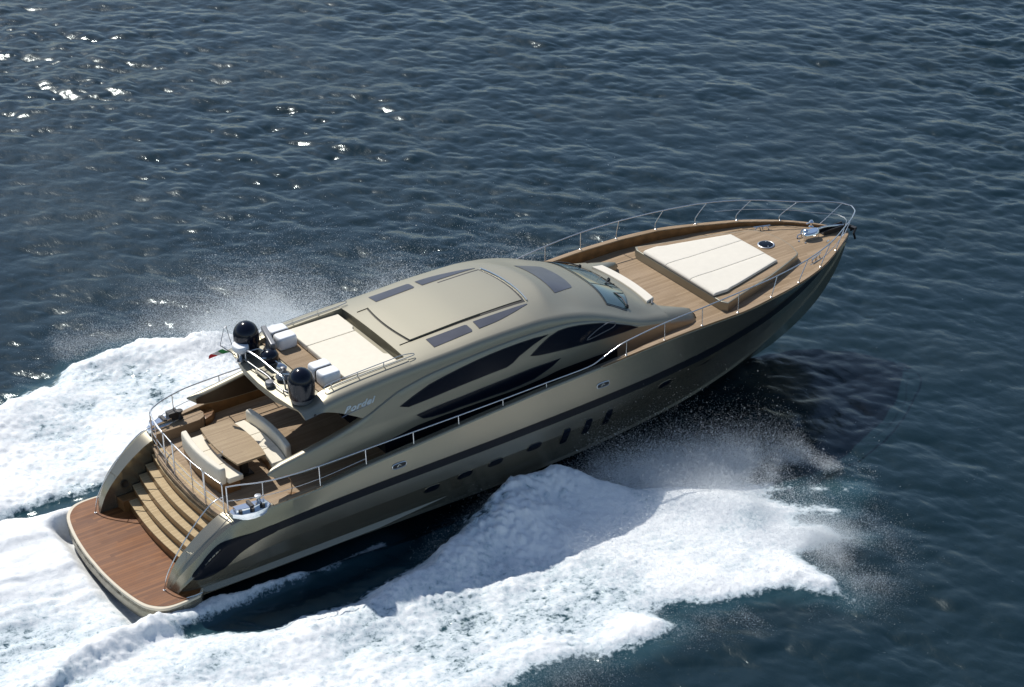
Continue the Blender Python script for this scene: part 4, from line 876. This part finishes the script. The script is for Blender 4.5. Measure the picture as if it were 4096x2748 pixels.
fn = noise(5.5, 8, .65); vor = nd('ShaderNodeTexVoronoi', feature='SMOOTH_F1'); vor.inputs['Scale'].default_value = 3.2; wvec = nd('ShaderNodeMix', data_type='VECTOR'); wvec.inputs[0].default_value = .12
nc = nd('ShaderNodeTexNoise'); nc.inputs['Scale'].default_value = 3.0; nc.inputs['Detail'].default_value = 5; L(tc.outputs['Object'], nc.inputs['Vector']); L(tc.outputs['Object'], wvec.inputs[4]); L(nc.outputs['Color'], wvec.inputs[5]); L(wvec.outputs[1], vor.inputs['Vector'])
b2 = nd('ShaderNodeBump'); b2.inputs['Strength'].default_value = .55; b2.inputs['Distance'].default_value = .05; L(mth('ADD', fn, mth('MULTIPLY', vor.outputs['Distance'], -.5)), b2.inputs['Height']); L(b2.outputs[0], fb_.inputs['Normal'])
lacev = mth('SUBTRACT', 1.0, mth('MULTIPLY', mth('ABSOLUTE', mth('SUBTRACT', noise(3.4, 7, .62, None, .6), .5)), 5.0))     # thin web
stv = nd('ShaderNodeMapping'); stv.inputs['Scale'].default_value = (.5, 2.2, 1); stv.inputs['Rotation'].default_value = (0, 0, R(8)); L(tc.outputs['Object'], stv.inputs[0]); stn = noise(1.6, 7, .62, stv.outputs[0], .5)
t = mth('ADD', fo.outputs['Fac'], mth('ADD', mth('MULTIPLY', mth('SUBTRACT', fn, .5), 1.15), mth('ADD', mth('MULTIPLY', mth('SUBTRACT', lacev, .45), .30), mth('MULTIPLY', mth('SUBTRACT', stn, .5), .7))))
fac = ramp(t, .34, .74)
fcol = nd('ShaderNodeMix', data_type='RGBA'); fcol.inputs[6].default_value = (.50, .60, .65, 1); fcol.inputs[7].default_value = (.90, .92, .93, 1); L(ramp(t, .50, 1.22), fcol.inputs[0]); L(fcol.outputs[2], fb_.inputs['Base Color'])
ms = nd('ShaderNodeMixShader'); L(mth('MULTIPLY', fac, .97), ms.inputs[0]); L(wb.outputs[0], ms.inputs[1]); L(fb_.outputs[0], ms.inputs[2]); L(ms.outputs[0], out.inputs['Surface'])
seao = np_mesh('sea', np.concatenate([co, co2]), np.concatenate([q1, q2]), wm, True, [('foam', np.concatenate([FOA, f2.ravel()])), ('aeration', np.concatenate([AEA, a2.ravel()]))])
tag(seao, kind='structure')

# ------------------------------------------------------------------ droplets thrown up by the hull
def puffs(name, pts, size, material):
    m = len(pts); a = rng.normal(size=(m, 3, 3)); a /= np.linalg.norm(a, axis=2, keepdims=True)
    v = pts[:, None, :]+a*size[:, None, None]; return np_mesh(name, v.reshape(-1, 3), np.arange(m*3).reshape(m, 3), material, False)
def along(P, cnt, spread, hgt, drift=(0, 0), z0=0.2):
    P = np.array(P, float); seg = np.hypot(*np.diff(P, axis=0).T); cs = np.concatenate([[0], np.cumsum(seg)]); t = rng.random(cnt)*cs[-1]
    x = np.interp(t, cs, P[:, 0]); y = np.interp(t, cs, P[:, 1]); e = rng.exponential(1, cnt)
    # clumps: keep more where the noise is high
    x = x+rng.normal(size=cnt)*spread+drift[0]*e; y = y+rng.normal(size=cnt)*spread+drift[1]*e; z = z0+rng.exponential(hgt, cnt)
    keep = rng.random(cnt) < sst(-.9, 1.3, samp(NZ, x, y, 2.0, 3, 5)+.6*samp(NZ, x+z, y-z, 5.0, 13, 25)+np.where((x > 16) & (y < -5), .6*samp(NZ, x*.35+y*.30, y*1.6-x*.55, 1.1, 7, 2), 0)); return np.stack([x, y, z], -1)[keep]
sprm = bpy.data.materials.new('spray'); sprm.use_nodes = True; q = sprm.node_tree.nodes['Principled BSDF']; q.inputs['Base Color'].default_value = (.85, .88, .90, 1); q.inputs['Roughness'].default_value = .6
tr = sprm.node_tree.nodes.new('ShaderNodeBsdfTranslucent'); tr.inputs[0].default_value = (.85, .88, .9, 1); mx_ = sprm.node_tree.nodes.new('ShaderNodeMixShader'); mx_.inputs[0].default_value = .5
sprm.node_tree.links.new(q.outputs[0], mx_.inputs[1]); sprm.node_tree.links.new(tr.outputs[0], mx_.inputs[2]); sprm.node_tree.links.new(mx_.outputs[0], sprm.node_tree.nodes['Material Output'].inputs[0])
def cloud(parts, base):
    P = [p for p, k in parts]; S = [rng.lognormal(math.log(base*k), .45, len(p)) for p, k in parts]; return np.concatenate(P), np.concatenate(S)
nsh = 260000; ax_ = rng.uniform(13.2, 21.6, nsh); ay_ = rng.uniform(-13.0, -4.2, nsh); kk = (rng.random(nsh) < sst(-.3, .9, sdist(PD, ax_, ay_))); ax_, ay_ = ax_[kk], ay_[kk]
sheet = np.stack([ax_, ay_, .35+rng.exponential(.18, len(ax_))+.45*np.exp(-(pdist(CR2, ax_, ay_)[0]/1.1)**2)], -1)
bow, bsz = cloud([(along(CR1[:4], 110000, .35, .16, z0=.40), 1), (along(CR2, 620000, .70, .32, (.22, -.12), z0=.30), 1), (along([(16.4,-4.3),(18.6,-4.9),(21,-6.2),(23.4,-8.4)], 1150000, .75, .36, (.15, -.1), z0=.1), 1.45),
    (along([(20.2,-6.6),(21.2,-8.6),(20.3,-10.4),(19.4,-12.6)], 460000, .55, .2, (.28, -.14), z0=.1), 1), (along([(8,-11.6),(13,-10.4),(14,-11.2),(19,-13)], 90000, .4, .1, (.15,-.35), z0=.08), 1), (sheet, 1.3)], .0058)
sb = puffs('starboard_spray', bow, bsz, sprm); tag(sb, 'fine white spray droplets flying off the bow wave on the near side', 'spray', kind='stuff')
prt, psz = cloud([(along([(23,4.4),(21,5.8),(18.5,8.0),(15,9.6),(12,10.4),(10,10.6)], 1300000, .75, .65, (.1, .35), z0=.3), 1.4), (along([(15,10.6),(11,11.2),(9,12.4),(5.5,12.8),(2,11.1),(-4,10.9)], 260000, .45, .22, (0, .3), z0=.3), 1.1),
    (along([(13,13.5),(9.5,14.8),(7.5,14.2)], 90000, .9, .4, z0=.1), 1), (along([(31,4.5),(27,5.2),(24,6)], 16000, .8, .6, z0=.3), 1)], .006)
ps = puffs('port_spray', prt, psz, sprm); tag(ps, 'fine white spray droplets rising along the far side wake', 'spray', kind='stuff')
